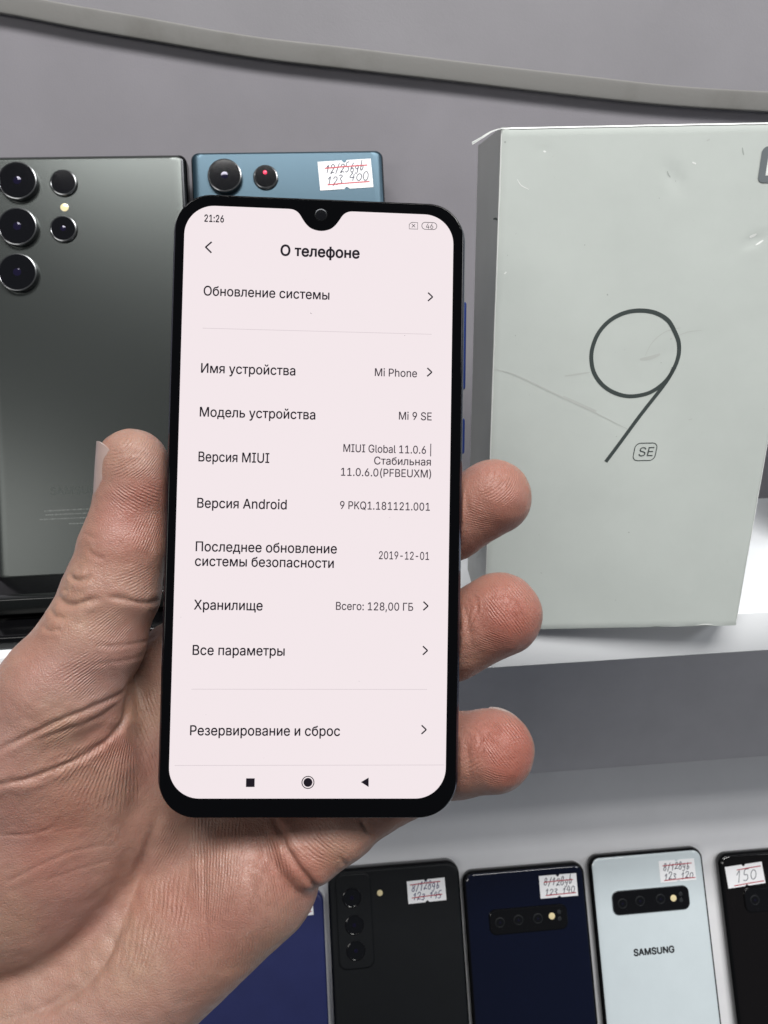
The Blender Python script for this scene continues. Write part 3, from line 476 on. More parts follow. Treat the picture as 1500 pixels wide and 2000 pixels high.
def scribble(bm, text, x0, x1, y0, h, mi, lw, slant=.42):
    n = len(text); cw = (x1-x0)/n
    for i, ch in enumerate(text):
        if ch not in DIG: continue
        jy = random.uniform(-.14, .10)*h; jh = h*random.uniform(.92, 1.3)
        for st in DIG[ch]:
            pts = [(x0 + i*cw + (px*cw*.95) + slant*(py)*h*.5, y0 + jy + py*jh) for px, py in st]
            if len(pts) < 9:                # soften the corners
                pts = [tuple(p) for p in smooth_curve(pts, 4)]
            ribbon(bm, pts, lw, .16, mi)

def price_sticker(parent, cx, cy, w, h, rot, z, lines, pen=1, label=None, lw=.44, notch=True):
    """lines = [(text, x0, x1, y, height)] and red rules [(None, x0, x1, y)] in fractions of the sticker"""
    bm = bmesh.new()
    if notch:
        pts = [(-w/2, -h/2)] + [(-.05*w + .1*w*i/6, -h/2 + .07*h*math.sin(math.pi*i/6)) for i in range(7)] + [(w/2, -h/2), (w/2, h/2)] + \
              [(.05*w - .1*w*i/6, h/2 - .09*h*math.sin(math.pi*i/6)) for i in range(7)] + [(-w/2, h/2)]
    else:
        pts = [(-w/2, -h/2), (w/2, -h/2), (w/2, h/2), (-w/2, h/2)]
    poly(bm, pts, .12, 0)
    low = [bm.verts.new((x*S, y*S, 0)) for x, y in pts]; up = [bm.verts.new((x*S, y*S, .12*S)) for x, y in pts]
    for i in range(len(pts)):
        j = (i+1) % len(pts); bm.faces.new((low[i], low[j], up[j], up[i]))
    for L in lines:
        if L[0] is None:
            xa, xb, ya = (L[1]-.5)*w, (L[2]-.5)*w, (L[3]-.5)*h
            ribbon(bm, [(xa, ya-.15), ((xa+xb)/2, ya+.08), (xb, ya+.15)], .55, .18, 2)
        else:
            scribble(bm, L[0], (L[1]-.5)*w, (L[2]-.5)*w, (L[3]-.5)*h, L[4]*h, 1, lw)
    o = build('price_sticker', bm, [M['sticker'], M['pen'] if pen == 1 else M['pen_blue'], M['pen_red']], parent, smooth=False)
    o.matrix_local = Matrix.Translation((cx*S, cy*S, z*S)) @ Matrix.Rotation(rot, 4, 'Z')
    if label: o['label'] = label
    return o

def quad_place(fr_inv, plane, px):           # pixel quad on a plane -> centre, width, height, rotation in the thing's frame (mm)
    P = []
    for u, v in px:
        q = fr_inv @ wmm(on_plane(u, v, *plane)); P.append(Vector((q.x/S, q.y/S)))
    tl, tr, br, bl = P
    c = (tl+tr+br+bl)/4; w = ((tr-tl).length + (br-bl).length)/2; h = ((tl-bl).length + (tr-br).length)/2
    d = (tr-tl) + (br-bl)
    return c.x, c.y, w, h, math.atan2(d.y, d.x)

# ------------------------------------------------------------------ phones that lean, back side to the viewer
def phone_body(name, M4, w, h, t, r, frame_m, back_m, lip=.9, edge=2.6, side=2.0, back_edge=1.2):
    """frame z: back face of the phone (facing the viewer) at 0, screen at -t; origin at the top middle"""
    root = empty(name, M4)
    bm = bmesh.new(); slab(bm, w, h, r, edge_prof(t-.5, edge, 5, -.5), 0, -h/2, n=10)
    build('frame', bm, frame_m, root)
    bm = bmesh.new()
    n = 6; prof, sx = [(lip, -side-.4)], [0]
    for i in range(n+1):
        a = math.radians(90*i/n); prof.append((lip + back_edge*(1-math.cos(a)), -back_edge + back_edge*math.sin(a)))
        sx.append(side*(1-math.cos(a)))
    slab(bm, w, h, r, prof, 0, -h/2, n=10, sx=sx)
    build('back_cover', bm, back_m, root)
    return root

def lens(parent, x, y, r, z0=0., height=1.6, ring=None, core=True, name='camera_lens'):
    bm = bmesh.new()
    lathe(bm, [(r+.35, z0-.3), (r+.35, z0+height*.55), (r+.1, z0+height), (r-.25, z0+height+.1), (r-.45, z0+height)], x, y)
    o = build(name, bm, ring or M['lens_ring'], parent, angle=25)
    bm = bmesh.new()
    lathe(bm, [(r-.42, z0+height-.3), (r-.42, z0+height+.03)], x, y)
    build('lens_glass', bm, M['lens'], o)
    if core:
        bm = bmesh.new(); lathe(bm, [(r*.22, z0+height-.1), (r*.21, z0+height+.06), (r*.14, z0+height+.12), (r*.05, z0+height+.14)], x, y, 28)
        build('lens_element', bm, M['lens_core'], o)
    return o

def disc(parent, name, x, y, r, z0, z1, m):
    bm = bmesh.new(); lathe(bm, [(r, z0), (r, z1), (r*.8, z1+.08), (r*.3, z1+.12)], x, y, 24)
    return build(name, bm, m, parent)

# upper pair, leaning 20 degrees against the wall
L2 = math.radians(22)
u_up = np.array([0, math.sin(L2), math.cos(L2)]); u_n = np.array([0, -math.cos(L2), math.sin(L2)])
up0 = on_plane(362, 298, np.array([0, 337., 0]), nY)
def up_frame(p):
    o = wmm(p)
    return Matrix([[1, 0, 0, o.x], [0, u_up[1], u_n[1], o.y], [0, u_up[2], u_n[2], o.z], [0, 0, 0, 1]])
PLU = (up0, u_n)
def local(frame, plane, u, v):
    q = frame.inverted() @ wmm(on_plane(u, v, *plane)); return q.x/S, q.y/S

# grey-green phone
W_U, H_U = 78.2, 169.0
fr = up_frame(up0 - XD*(81.5/2))
g = phone_body('smartphone', fr, 81.5, H_U, 8.9, 3.0, M['dark_frame'], M['grey_back'], lip=.5, edge=2.0, side=3.4, back_edge=1.8)
tag(g, 'grey green smartphone with five round black lenses leaning on the wall at the left edge', 'smartphone', 'smartphones standing on the white shelf')
for v in (357, 446, 535):
    x, y = local(fr, PLU, 38, v); lens(g, x, y, 7.3, height=2.2)
for v in (358, 448):
    x, y = local(fr, PLU, 125, v); lens(g, x, y, 5.0, height=1.0, core=(v > 400))
x, y = local(fr, PLU, 126, 405); disc(g, 'flash', x, y, 1.6, -.3, .05, M['flash'])
# faint printing low on the back
bm = bmesh.new()
x0, y0 = local(fr, PLU, 98, 967); x1, _ = local(fr, PLU, 205, 967); letter(bm, 'SAMSUNG', x0, x1, y0, .03, 0, bold=.01)
for ua, ub, v in ((87, 176, 998), (89, 175, 1006), (77, 188, 1015), (135, 163, 1023)):   # lines too small to read
    x0, y0 = local(fr, PLU, ua, v); x1, _ = local(fr, PLU, ub, v)
    x = x0
    while x < x1:
        w_ = random.uniform(.15, .5); ribbon(bm, [(x, y0 + random.uniform(-.06, .06)), (min(x1, x + w_), y0)], random.uniform(.25, .6), .03, 1); x += w_ + random.uniform(.1, .25)
build('lettering', bm, [M['faint_dark'], M['faint']], g, smooth=False)
px = [(-40, 338), (4, 350), (4, 364), (-40, 372)]
x, y = local(fr, PLU, -8, 358)
price_sticker(g, x, y, 5, 3.0, .0, 2.6, [('8', .72, .98, .2, .6)], notch=False)

# teal-blue phone
fr = up_frame(on_plane(561, 292.5, *PLU))
b = phone_body('smartphone', fr, W_U, H_U, 8.9, 3.0, M['dark_frame'], M['teal_back'], lip=.5, edge=2.0, side=2.6)
tag(b, 'teal blue smartphone with a price sticker, mostly hidden behind the held phone', 'smartphone', 'smartphones standing on the white shelf')
x, y = local(fr, PLU, 440, 347); lens(b, x, y, 6.6, height=2.2)
x, y = local(fr, PLU, 440, 436); lens(b, x, y, 6.6, height=2.2)
x, y = local(fr, PLU, 519, 347); ln = lens(b, x, y, 4.7, height=.9, core=False)
x, y = local(fr, PLU, 518, 339); o = disc(b, 'sensor_window', x, y, .8, .9, 1.25, M['laser_red']); o.parent = ln
q = quad_place(fr.inverted(), PLU, [(620, 316), (723, 311), (730, 365), (626, 373)])
price_sticker(b, *q, .08, [('12/256gb', .12, .86, .60, .28), ('123', .13, .44, .16, .27), ('400', .55, .93, .28, .25), (None, .12, .93, .77), (None, .14, .94, .19)], label='white sticker with two lines of handwriting, both struck through in red')

# black acrylic stand under the grey phone
pbx, pby = up0 - u_up*H_U, None
st = empty('phone_stand', EYE_M @ Matrix.Translation((-.085, .262, ZS*S)))
tag(st, 'glossy black acrylic stand under the grey green phone', 'phone stand')
xl = on_plane(3, 1262, np.array([0, 0, ZS]), UP)[0] + 85 - 14
build('base', box_bm(xl, 62, -23, 62, 0, 5.5, 1.2), M['stand'], st)
build('riser', box_bm(xl, 62, -8, 60, 5.5, 12.0, 1.0), M['stand'], st)
bm = box_bm(xl+9.5, 62, -12.5, -8.4, 8, 15.0, .9)
build('lip', bm, M['clear'], st)

# black phone lying at the right behind the carton
o_ = bpy.data.objects.new('smartphone', None); COL.objects.link(o_)
pR = on_plane(1478, 1005, np.array([0, 320., 0]), nY)
o_.matrix_world = up_frame(np.array([pR[0] + 37, 338, 5.]))
tag(o_, 'black smartphone barely showing at the right edge behind the pale box', 'smartphone', 'smartphones standing on the white shelf')
bm = bmesh.new(); slab(bm, 74, 145, 6, edge_prof(8, 2.5), 0, -73); build('frame', bm, M['black_frame'], o_)
bm = bmesh.new(); slab(bm, 71, 142, 5, [(0, -.3), (0, .3), (.4, .5)], 0, -73); build('back_cover', bm, M['stand'], o_)

# ------------------------------------------------------------------ lower row on the ramp
PLR = (rp0, r_n)
GRP = 'smartphones leaning on the ramp below the shelf'
def lower(px_l, px_r, v, w, name='smartphone', roll=0.):
    """frame from where the top edge's ends show in the photo"""
    a, c = on_plane(*px_l, *PLR), on_plane(*px_r, *PLR)
    mid = (a + c)/2
    d = c - a
    return ramp_frame(mid, roll), np.linalg.norm(d)

# dark blue phone behind the hand
fr, w_ = lower((372, 1762), (636, 1738), 0, 75)
A = phone_body('smartphone', fr, 75.5, 160, 8.6, 7, M['blue_frame'], M['blue_back'], lip=.3, edge=2.4, side=.6)
tag(A, 'dark blue smartphone on the ramp partly hidden behind the wrist', 'smartphone', GRP)
q = quad_place(fr.inverted(), PLR, [(540, 1740), (608, 1732), (613, 1786), (545, 1795)])
price_sticker(A, *q, .08, [('4', .80, .96, .12, .33), (None, .55, .95, .12)], label='white price sticker peeping out beside the hand')

# matte black phone with three stacked lenses
fr, w_ = lower((637, 1703), (898, 1680), 0, 80)
Bp = phone_body('smartphone', fr, 79.5, 164, 10.5, 8, M['black_frame'], M['matte_black'], lip=1.0, edge=3.2, side=1.0)
tag(Bp, 'matte black smartphone with three lenses in a column, second from the hand on the ramp', 'smartphone', GRP)
x0, y0 = local(fr, PLR, 652, 1700); x1, y1 = local(fr, PLR, 733, 1890)
bm = bmesh.new(); slab(bm, x1-x0-1, y0-y1-3, 4.5, [(0, -.2), (0, .7), (.35, 1.0), (.8, 1.15)], (x0+x1)/2+.2, (y0+y1)/2-1.0)
isl = build('camera_bump', bm, M['matte_black'], Bp)
for u, v in ((687, 1752), (692, 1805), (695, 1855)):
    x, y = local(fr, PLR, u, v); l_ = lens(Bp, x, y, 5.3, 1.0, .5, ring=M['island'])
x, y = local(fr, PLR, 742, 1744); disc(Bp, 'flash', x, y, 1.7, -.2, .1, M['flash'])
q = quad_place(fr.inverted(), PLR, [(795, 1721), (868, 1714), (872, 1757), (797, 1766)])
price_sticker(Bp, *q, .08, [('8/128gb', .1, .85, .55, .3), ('123 145', .12, .88, .14, .27), (None, .08, .88, .84), (None, .1, .9, .26)], pen=2, label='white sticker with struck through handwriting at the top right')

# navy glossy phone
def bar_phone(px_l, px_r, w, back, isl_px, dots, label, lens_on):
    fr, w_ = lower(px_l, px_r, 0, w)
    r = phone_body('smartphone', fr, w, 157, 7.9, 6.5, M['black_frame'], back, lip=1.3, edge=2.6, side=2.4)
    tag(r, label, 'smartphone', GRP)
    (ua, va), (ub, vb), hh = isl_px
    xa, ya = local(fr, PLR, ua, va); xb, yb = local(fr, PLR, ub, vb)
    bm = bmesh.new(); slab(bm, xb-xa+.9, hh+.9, 4.0, [(0, -.2), (0, .6), (.25, .8)], (xa+xb)/2, (ya+yb)/2)
    ob = build('camera_island', bm, M['steel'] if lens_on else M['black_frame'], r)
    bm = bmesh.new(); slab(bm, xb-xa, hh, 3.6, [(0, .5), (0, .85), (.3, .95)], (xa+xb)/2, (ya+yb)/2)
    build('island_glass', bm, M['island'], ob)
    for k, (u, v, kind) in enumerate(dots):
        x, y = local(fr, PLR, u, v)
        if kind == 'l': lens(r, x, y, 2.7, .88, .12, ring=M['matte_black'])
        elif kind == 'f': disc(r, 'flash', x, y, 1.9, .8, 1.0, M['flash'])
        else: disc(r, 'sensor', x, y, 1.2, .8, .98, M['lens_ring'])
    return r, fr
Cp, fr = bar_phone((908, 1704), (1136, 1685), 75.0, M['navy_back'], ((957, 1802), (1106, 1788), 13.2),
    [(976, 1801, 'l'), (1012, 1796, 'l'), (1050, 1793, 'l'), (1077, 1788, 'f'), (1091, 1780, 's'), (1092, 1793, 's')],
    'glossy navy smartphone with a horizontal camera bar, left of the white one', False)
q = quad_place(fr.inverted(), PLR, [(1052, 1711), (1125, 1705), (1129, 1749), (1056, 1755)])
price_sticker(Cp, *q, .08, [('8/128gb', .1, .88, .55, .3), ('123 140', .12, .92, .14, .27), (None, .12, .9, .72), (None, .14, .95, .13)], label='white sticker with handwriting and red lines beside the camera bar')

Dp, fr = bar_phone((1148, 1674), (1374, 1655), 72.0, M['white_back'], ((1197, 1765), (1344, 1750), 13.0),
    [(1215, 1764, 'l'), (1249, 1759, 'l'), (1289, 1755, 'l'), (1314, 1753, 'f'), (1328, 1745, 's'), (1329, 1757, 's')],
    'white smartphone with a black camera bar and black lettering', True)
q = quad_place(fr.inverted(), PLR, [(1286, 1682), (1355, 1676), (1360, 1718), (1290, 1724)])
price_sticker(Dp, *q, .08, [('8/128gb', .1, .85, .55, .3), ('123 120', .1, .92, .1, .27), (None, .1, .92, .78), (None, .1, .98, .1)], label='white sticker almost the colour of the phone it sits on')
bm = bmesh.new()
x0, y0 = local(fr, PLR, 1238, 1867); x1, y1 = local(fr, PLR, 1318, 1860)
letter(bm, 'SAMSUNG', x0, x1, (y0+y1)/2, .03, 0, bold=.035)
build('lettering', bm, M['ink_black'], Dp, smooth=False)

Ep, fr = bar_phone((1400, 1670), (1628, 1650), 73.0, M['brown_black'], ((1455, 1759), (1602, 1745), 13.0),
    [(1473, 1757, 'l'), (1509, 1754, 'l')],
    'glossy black smartphone cut off by the right edge, priced 150', False)
q = quad_place(fr.inverted(), PLR, [(1416, 1693), (1488, 1683), (1494, 1724), (1422, 1736)])
price_sticker(Ep, *q, .08, [('150', .22, .8, .22, .42), (None, .3, .95, .8), (None, .16, .98, .1)], label='white sticker reading 150 between two red lines')

# ------------------------------------------------------------------ pale carton
BL = on_plane(945, 1232, np.array([0, 0, ZS]), UP); BR = on_plane(1438, 1222, np.array([0, 0, ZS]), UP)
bx = (BR - BL); BW = np.linalg.norm(bx); bx /= BW
bn = np.cross(bx, UP); bn /= np.linalg.norm(bn)
BH, BD = 163.7, 52.0
o = wmm((BL + BR)/2)
bfr = Matrix([[bx[0], 0, bn[0], o.x], [bx[1], 0, bn[1], o.y], [0, 1, 0, o.z], [0, 0, 0, 1]])   # x right, y up, z out of the front
PLB = (BL, bn)
bl = lambda u, v: local(bfr, PLB, u, v)
ct = empty('phone_carton', bfr)
tag(ct, 'pale green grey carton with a large thin 9 standing on the shelf', 'box')
bm = bmesh.new()
# front face as a fine sheet so that its corners can sag and its surface can carry shallow dents
nx, ny = 60, 100
dents = [(bl(1318, 348), (1.2, 4.2), -.35, .6), (bl(1062, 294), (1.4, .6), -.2, -.5), (bl(1473, 470), (3, 1.2), -.35, .4), (bl(1300, 690), (10, 1), -.08, .3), (bl(1400, 1228), (4, 1.2), .5, 0), (bl(1320, 1228), (2.5, .8), .4, 0), (bl(1250, 1230), (2.0, .7), .35, 0), (bl(950, 720), (.8, 1.5), -.5, 0)]
def front_z(x, y):
    z = .12*math.sin(x*.11+1)*math.sin(y*.05)
    for (cx, cy), (sx, sy), am, ro in dents:
        dx, dy = x-cx, y-cy; c, s_ = math.cos(ro), math.sin(ro); a_, b_ = (dx*c+dy*s_)/sx, (-dx*s_+dy*c)/sy
        z += am*math.exp(-a_*a_-b_*b_)
    e = min(x+BW/2, BW/2-x, y, BH-y)
    z -= .3*max(0, 1-e/.8)**2
    return z
grid = [[None]*(nx+1) for _ in range(ny+1)]
def gpos(i, n, L):
    t = i/n; return L*(t - .035*math.sin(2*math.pi*t))
for j in range(ny+1):
    for i in range(nx+1):
        x, y = gpos(i, nx, BW) - BW/2, gpos(j, ny, BH)
        grid[j][i] = bm.verts.new((x*S, y*S, front_z(x, y)*S))
for j in range(ny):
    for i in range(nx): bm.faces.new((grid[j][i], grid[j][i+1], grid[j+1][i+1], grid[j+1][i]))
bd = [grid[0][i] for i in range(nx+1)] + [grid[j][nx] for j in range(1, ny+1)] + [grid[ny][i] for i in range(nx-1, -1, -1)] + [grid[j][0] for j in range(ny-1, 0, -1)]
bk = [bm.verts.new((v.co.x, v.co.y, -BD*S)) for v in bd]
for i in range(len(bd)):
    j = (i+1) % len(bd); f = bm.faces.new((bd[j], bd[i], bk[i], bk[j])); f.material_index = 1
f = bm.faces.new(bk[::-1]); f.material_index = 1
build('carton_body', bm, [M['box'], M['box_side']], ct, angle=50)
# printing
bm = bmesh.new()
def bz(p): return front_z(*p) + .06
def ribbon3(bm, pts, w, mi=0, closed=False, taper=False):
    n0 = len(bm.verts); ribbon(bm, pts, w, 0, mi, closed, taper)
    bm.verts.ensure_lookup_table()
    for v in list(bm.verts)[n0:]: v.co.z = (front_z(v.co.x/S, v.co.y/S) + .05 + .02*mi)*S
nine = []
cx_, cy_ = bl(1240, 690)
ring = [(1319, 650), (1305, 626), (1280, 611), (1250, 606.5), (1220, 611), (1191, 626), (1169, 650), (1157, 679), (1155, 705), (1161, 730), (1177, 752), (1200, 767), (1228, 774), (1260, 770), (1283, 759), (1304, 740), (1319, 714), (1326, 690), (1325.5, 668)]
pts = smooth_curve([ring[-1]] + ring + [ring[0]], 6)
pts = [bl(*p) for p in smooth_curve(ring + [ring[0]], 6)[:-1]]
ribbon3(bm, pts, 1.28, closed=True)
stem = [bl(*p) for p in [(1316, 718), (1307, 737), (1290, 761), (1250, 812), (1210, 866), (1183, 902)]]
ribbon3(bm, [tuple(p) for p in smooth_curve(stem, 6)], 1.22)
# SE badge
cc = [bl(*p) for p in ((1243, 865.5), (1281, 865), (1277, 899), (1238, 900))]
cx_, cy_ = sum(p[0] for p in cc)/4, sum(p[1] for p in cc)/4
pp = [(cx_ + x + .09*y, cy_ + y) for x, y in rrect(7.3, 6.0, 1.7, 6)]
ribbon3(bm, pp, .30, closed=True)
n0 = len(bm.verts)
x0, y0 = bl(1246, 891); x1, _ = bl(1274, 891)
letter(bm, 'SE', x0, x1, y0, .06, 0, shear=.12)
# logo: rounded square with a white m and i, running out of the picture on the right
lx, ly = bl(1479, 357); lx2, ly2 = bl(1482, 286); lw_ = 12.0
n0 = len(bm.verts)
poly(bm, [(lx + lw_/2 + x, (ly+ly2)/2 + y) for x, y in rrect(lw_, ly2-ly, 1.6, 5)], .05, 1)
mx, my, mh = lx + 2.6, (ly+ly2)/2 - 2.9, 5.6
ribbon(bm, [(mx, my), (mx, my+mh)], 1.15, .09, 2); ribbon(bm, [(mx-.57, my+mh-.5), (mx+3.6, my+mh-.5), (mx+4.3, my+mh-1.3), (mx+4.3, my)], 1.15, .10, 2)
ribbon(bm, [(mx+2.15, my), (mx+2.15, my+mh-2.0)], 1.1, .09, 2); ribbon(bm, [(mx+6.5, my), (mx+6.5, my+mh)], 1.1, .09, 2)
# scuffs and smears; white strokes at the dents paint in highlights
sm = [([(1330, 640), (1300, 648), (1275, 668), (1260, 695)], .28, 4), ([(1372, 645), (1345, 648), (1326, 655)], .22, 4), ([(1290, 692), (1270, 699), (1250, 702)], 1.2, 4),
      ([(968, 722), (1000, 730), (1040, 748), (1090, 772), (1150, 800), (1225, 838)], .55, 4), ([(1100, 774), (1130, 789), (1165, 803)], 1.0, 4), ([(1103, 734), (1125, 731), (1152, 727)], .5, 4),
      ([(1450, 288), (1451, 296), (1453, 303)], .4, 3), ([(1303, 334), (1308, 344), (1320, 354), (1328, 368)], .35, 3), ([(1058, 290), (1063, 295), (1067, 297)], .5, 5), ([(1352, 317), (1359, 320)], .4, 5),
      ([(1476, 479), (1484, 474), (1491, 469)], .55, 5), ([(1464, 463), (1470, 461), (1478, 457)], .8, 5), ([(965, 428), (969, 427), (971, 430)], .6, 0), ([(985, 535), (989, 531)], .4, 5), ([(1380, 275), (1386, 272)], .4, 4),
      ([(985, 277), (988, 278)], .4, 3), ([(1186, 574), (1187, 577)], .35, 3), ([(1006, 655), (1007, 656)], .3, 3), ([(1227, 1039), (1229, 1040)], .4, 3), 
      ([(1010, 350), (1018, 362), (1033, 370)], .25, 5), ([(1345, 820), (1352, 818)], .3, 4), ([(1240, 1227), (1262, 1228), (1280, 1224), (1300, 1226)], .35, 3), ([(1358, 1222), (1375, 1219.5), (1392, 1220)], .5, 5)]
for p, w_, mi in sm:
    q = [bl(*a) for a in p]
    if len(q) > 2: q = [tuple(a) for a in smooth_curve(q, 5)]
    n0 = len(bm.verts); ribbon(bm, q, w_, 0, mi, taper=len(q) > 3)
    for v in list(bm.verts)[n0:]: v.co.z = (front_z(v.co.x/S, v.co.y/S) + .035)*S
for pts in ([(-BW/2+.22, y) for y in range(1, 164, 3)], [(x - BW/2, BH-.22) for x in range(0, 92, 3)], [(BW/2-.15, y) for y in range(1, 164, 3)]):
    n0 = len(bm.verts); ribbon(bm, [(x + random.uniform(-.05, .05), y + random.uniform(-.05, .05)) for x, y in pts], .36, 0, 5)
    for v in list(bm.verts)[n0:]: v.co.z = (front_z(v.co.x/S, v.co.y/S) + .03)*S
for k in range(34):                         # specks of dirt
    x, y = random.uniform(-BW/2+2, BW/2-2), random.uniform(3, BH-3)
    a = random.uniform(0, 6.3); l_ = random.uniform(.15, .5)
    ribbon(bm, [(x, y), (x+l_*math.cos(a), y+l_*math.sin(a))], random.uniform(.12, .25), front_z(x, y)+.04, random.choice((3, 4, 4)))
build('printing', bm, [M['box_ink'], M['box_logo'], M['box_white'], M['box_scuff'], M['box_smear'], M['box_white']], ct, smooth=False)
# torn film sticking out from the top left corner
bm = bmesh.new()
tp = [(-BW/2+.3, BH-.2), (-BW/2-2.6, BH-1.0), (-BW/2-5.2, BH-2.4), (-BW/2-8.2, BH-4.0)]
for k in range(7):
    j = random.uniform(-.5, .5)
    pts = [(x, y + j*(i/3)) for i, (x, y) in enumerate(tp[:random.choice((3, 4, 4))])]
    ribbon(bm, [tuple(p) for p in smooth_curve(pts, 4)], .22, -.3 + .15*k, 0, taper=False)
build('torn_film', bm, M['box_white'], ct, smooth=False)

# ------------------------------------------------------------------ the held phone
def rotv(v):
    v = np.array(v); t = np.linalg.norm(v); k = v/t
    K = np.array([[0, -k[2], k[1]], [k[2], 0, -k[0]], [-k[1], k[0], 0]])
    return np.eye(3) + math.sin(t)*K + (1-math.cos(t))*K@K
PR = rotv((-.038, -.0522, .0188)); PT = np.array([-16.24, -2.83, 173.43])   # screen centre in the camera frame
ax = R @ PR[:, 0]; ay = -(R @ PR[:, 1]); an = -(R @ PR[:, 2]); o = to_world(PT)
hfr = Matrix([[ax[0], ay[0], an[0], o[0]], [ax[1], ay[1], an[1], o[1]], [ax[2], ay[2], an[2], o[2]], [0, 0, 0, 1]])
PLH = (R @ PT, an)
hl = lambda u, v: local(hfr, PLH, u, v)
hp = empty('smartphone', hfr)
tag(hp, 'black smartphone with a lit settings screen held in the hand', 'smartphone')
SW, SH = 63.5, 137.6
PW, PH, PTK = 69.8, 146.4, 7.6
pcx, pcy = .15, -.85                        # body centre relative to the screen centre
bm = bmesh.new(); slab(bm, PW, PH, 9.3, [(a, z) for a, z in edge_prof(PTK-.35, 2.4, 6, -.35)], pcx, pcy, n=14)
build('body', bm, M['frame_navy'], hp)
bm = bmesh.new()
prof = [(1.0, -1.6), (.80, -.95), (.80, -.3), (.86, -.12), (.98, -.03), (1.15, 0)]
slab(bm, PW, PH, 9.3, prof, pcx, pcy, n=14)
build('front_glass', bm, M['black_glass'], hp, angle=60)
# screen with drop notch
r_ = 7.0; hw, hh = SW/2, SH/2
out = []
out += arc(hw-r_, hh-r_, r_, r_, 0, 90, 14)
nx0, ny0 = hl(627, 420)
notch = [(7.6, 0), (6.6, -.12), (5.7, -.55), (5.0, -1.25), (4.2, -2.5), (3.4, -3.55), (2.4, -4.4), (1.2, -4.85), (0, -5.0)]
nn = [(x, y) for x, y in notch] + [(-x, y) for x, y in notch[-2::-1]]
nn = smooth_curve(nn, 4)
out += [(nx0 + p[0], hh + p[1]) for p in nn]
out += arc(-hw+r_, hh-r_, r_, r_, 90, 180, 14) + arc(-hw+r_, -hh+r_, r_, r_, 180, 270, 14) + arc(hw-r_, -hh+r_, r_, r_, 270, 360, 14)
bm = bmesh.new(); poly(bm, out, .03, 0)
T, G_, LN = 1, 2, 3
def line(tx, ua, va, ub, mi, size, bold=0., vb=None):
    x0, y0 = hl(ua, va); x1, y1 = hl(ub, vb if vb else va)
    letter(bm, tx, x0, x1, (y0+y1)/2 if vb else y0, .045, mi, size=size, bold=bold)
TEXTS = [
 ('21:26', 399, 433, 437.5, T, 3.3, .018), ('О телефоне', 547.5, 499, 702.5, T, 5.0, .022),
 ('Обновление системы', 397.5, 577, 643.5, T, 4.45, .010), ('Имя устройства', 392.5, 728, 577, T, 4.45, .010),
 ('Mi Phone', 732, 734.5, 814.5, G_, 3.65, .008), ('Модель устройства', 390, 813.5, 616, T, 4.45, .010), ('Mi 9 SE', 779, 819.5, 843, G_, 3.65, .008),
 ('Версия MIUI', 387.5, 901, 526, T, 4.45, .010), ('MIUI Global 11.0.6 |', 670.5, 882.5, 842, G_, 3.6, .008), ('Стабильная', 730.5, 907, 841.5, G_, 3.6, .008),
 ('11.0.6.0(PFBEUXM)', 666, 929, 842, G_, 3.6, .008), ('Версия Android', 385, 991.5, 560, T, 4.45, .010), ('9 PKQ1.181121.001', 664, 994, 839.5, G_, 3.6, .008),
 ('Последнее обновление', 382, 1076.5, 658, T, 4.45, .010), ('системы безопасности', 380.5, 1105, 652, T, 4.45, .010), ('2019-12-01', 740, 1092, 838, G_, 3.6, .008),
 ('Хранилище', 378.5, 1190.5, 513, T, 4.45, .010), ('Всего: 128,00 ГБ', 656, 1191, 807, G_, 3.6, .008), ('Все параметры', 376, 1279, 556, T, 4.45, .010),
 ('Резервирование и сброс', 371, 1436, 664, T, 4.45, .010), ('46', 832, 446.5, 846, T, 2.5, .0)]
for tx, ua, va, ub, mi, sz, bo in TEXTS: line(tx, ua, va, ub, mi, sz, bo)
def chevron(u, v, s=1., mi=T, lw=.32):
    x, y = hl(u, v); ribbon(bm, [(x-.62*s, y+1.0*s), (x+.45*s, y+.02), (x+.45*s, y-.02), (x-.62*s, y-1.0*s)], lw, .045, mi)
for u, v in ((841, 580), (839.5, 727), (832, 1183.5), (831, 1270.5), (828.5, 1425)): chevron(u, v)
chevron(406.5, 483, -1.3, T, .36)
for (ua, va), (ub, vb) in (((396, 641), (843, 653)), ((374, 1346), (834, 1346.5)), ((341, 1495), (867, 1494))):
    ribbon(bm, [hl(ua, va), hl(ub, vb)], .13, .04, LN)
x, y = hl(489, 1528.5); poly(bm, [(x-.98, y-.98), (x+.98, y-.98), (x+.98, y+.98), (x-.98, y+.98)], .045, T)
x, y = hl(601.5, 1528); poly(bm, arc(x, y, 1.02, 1.02, 0, 345, 23), .045, T); ribbon(bm, arc(x, y, 1.38, 1.38, 0, 348, 29), .2, .045, T, closed=True)
a, c, d_ = hl(705, 1527.5), hl(720, 1518.5), hl(720, 1537); poly(bm, [a, d_, c], .045, T)
x, y = hl(838.5, 441.5); ribbon(bm, [(x+p, y+q) for p, q in rrect(3.6, 1.7, .84, 6)], .14, .045, T, closed=True)
x, y = hl(807.5, 441); ribbon(bm, [(x+p, y+q) for p, q in ((-1, -.8), (1, -.8), (1, .8), (-.45, .8), (-1, .3))], .14, .045, T, closed=True)
for s_ in (1, -1): ribbon(bm, [(x-.4, y-.42*s_), (x+.4, y+.38*s_)], .14, .045, T)
for u, v in ((597, 546), (606, 611), (352, 1205), (760, 1010), (700, 1330), (402, 1395), (515, 1480), (790, 655)):
    x, y = hl(u, v); ribbon(bm, [(x, y), (x+random.uniform(.1, .35), y-random.uniform(.05, .25))], .09, .05, random.choice((LN, G_, LN)))
build('screen', bm, [M['screen'], M['scr_text'], M['scr_grey'], M['scr_line']], hp, smooth=False)
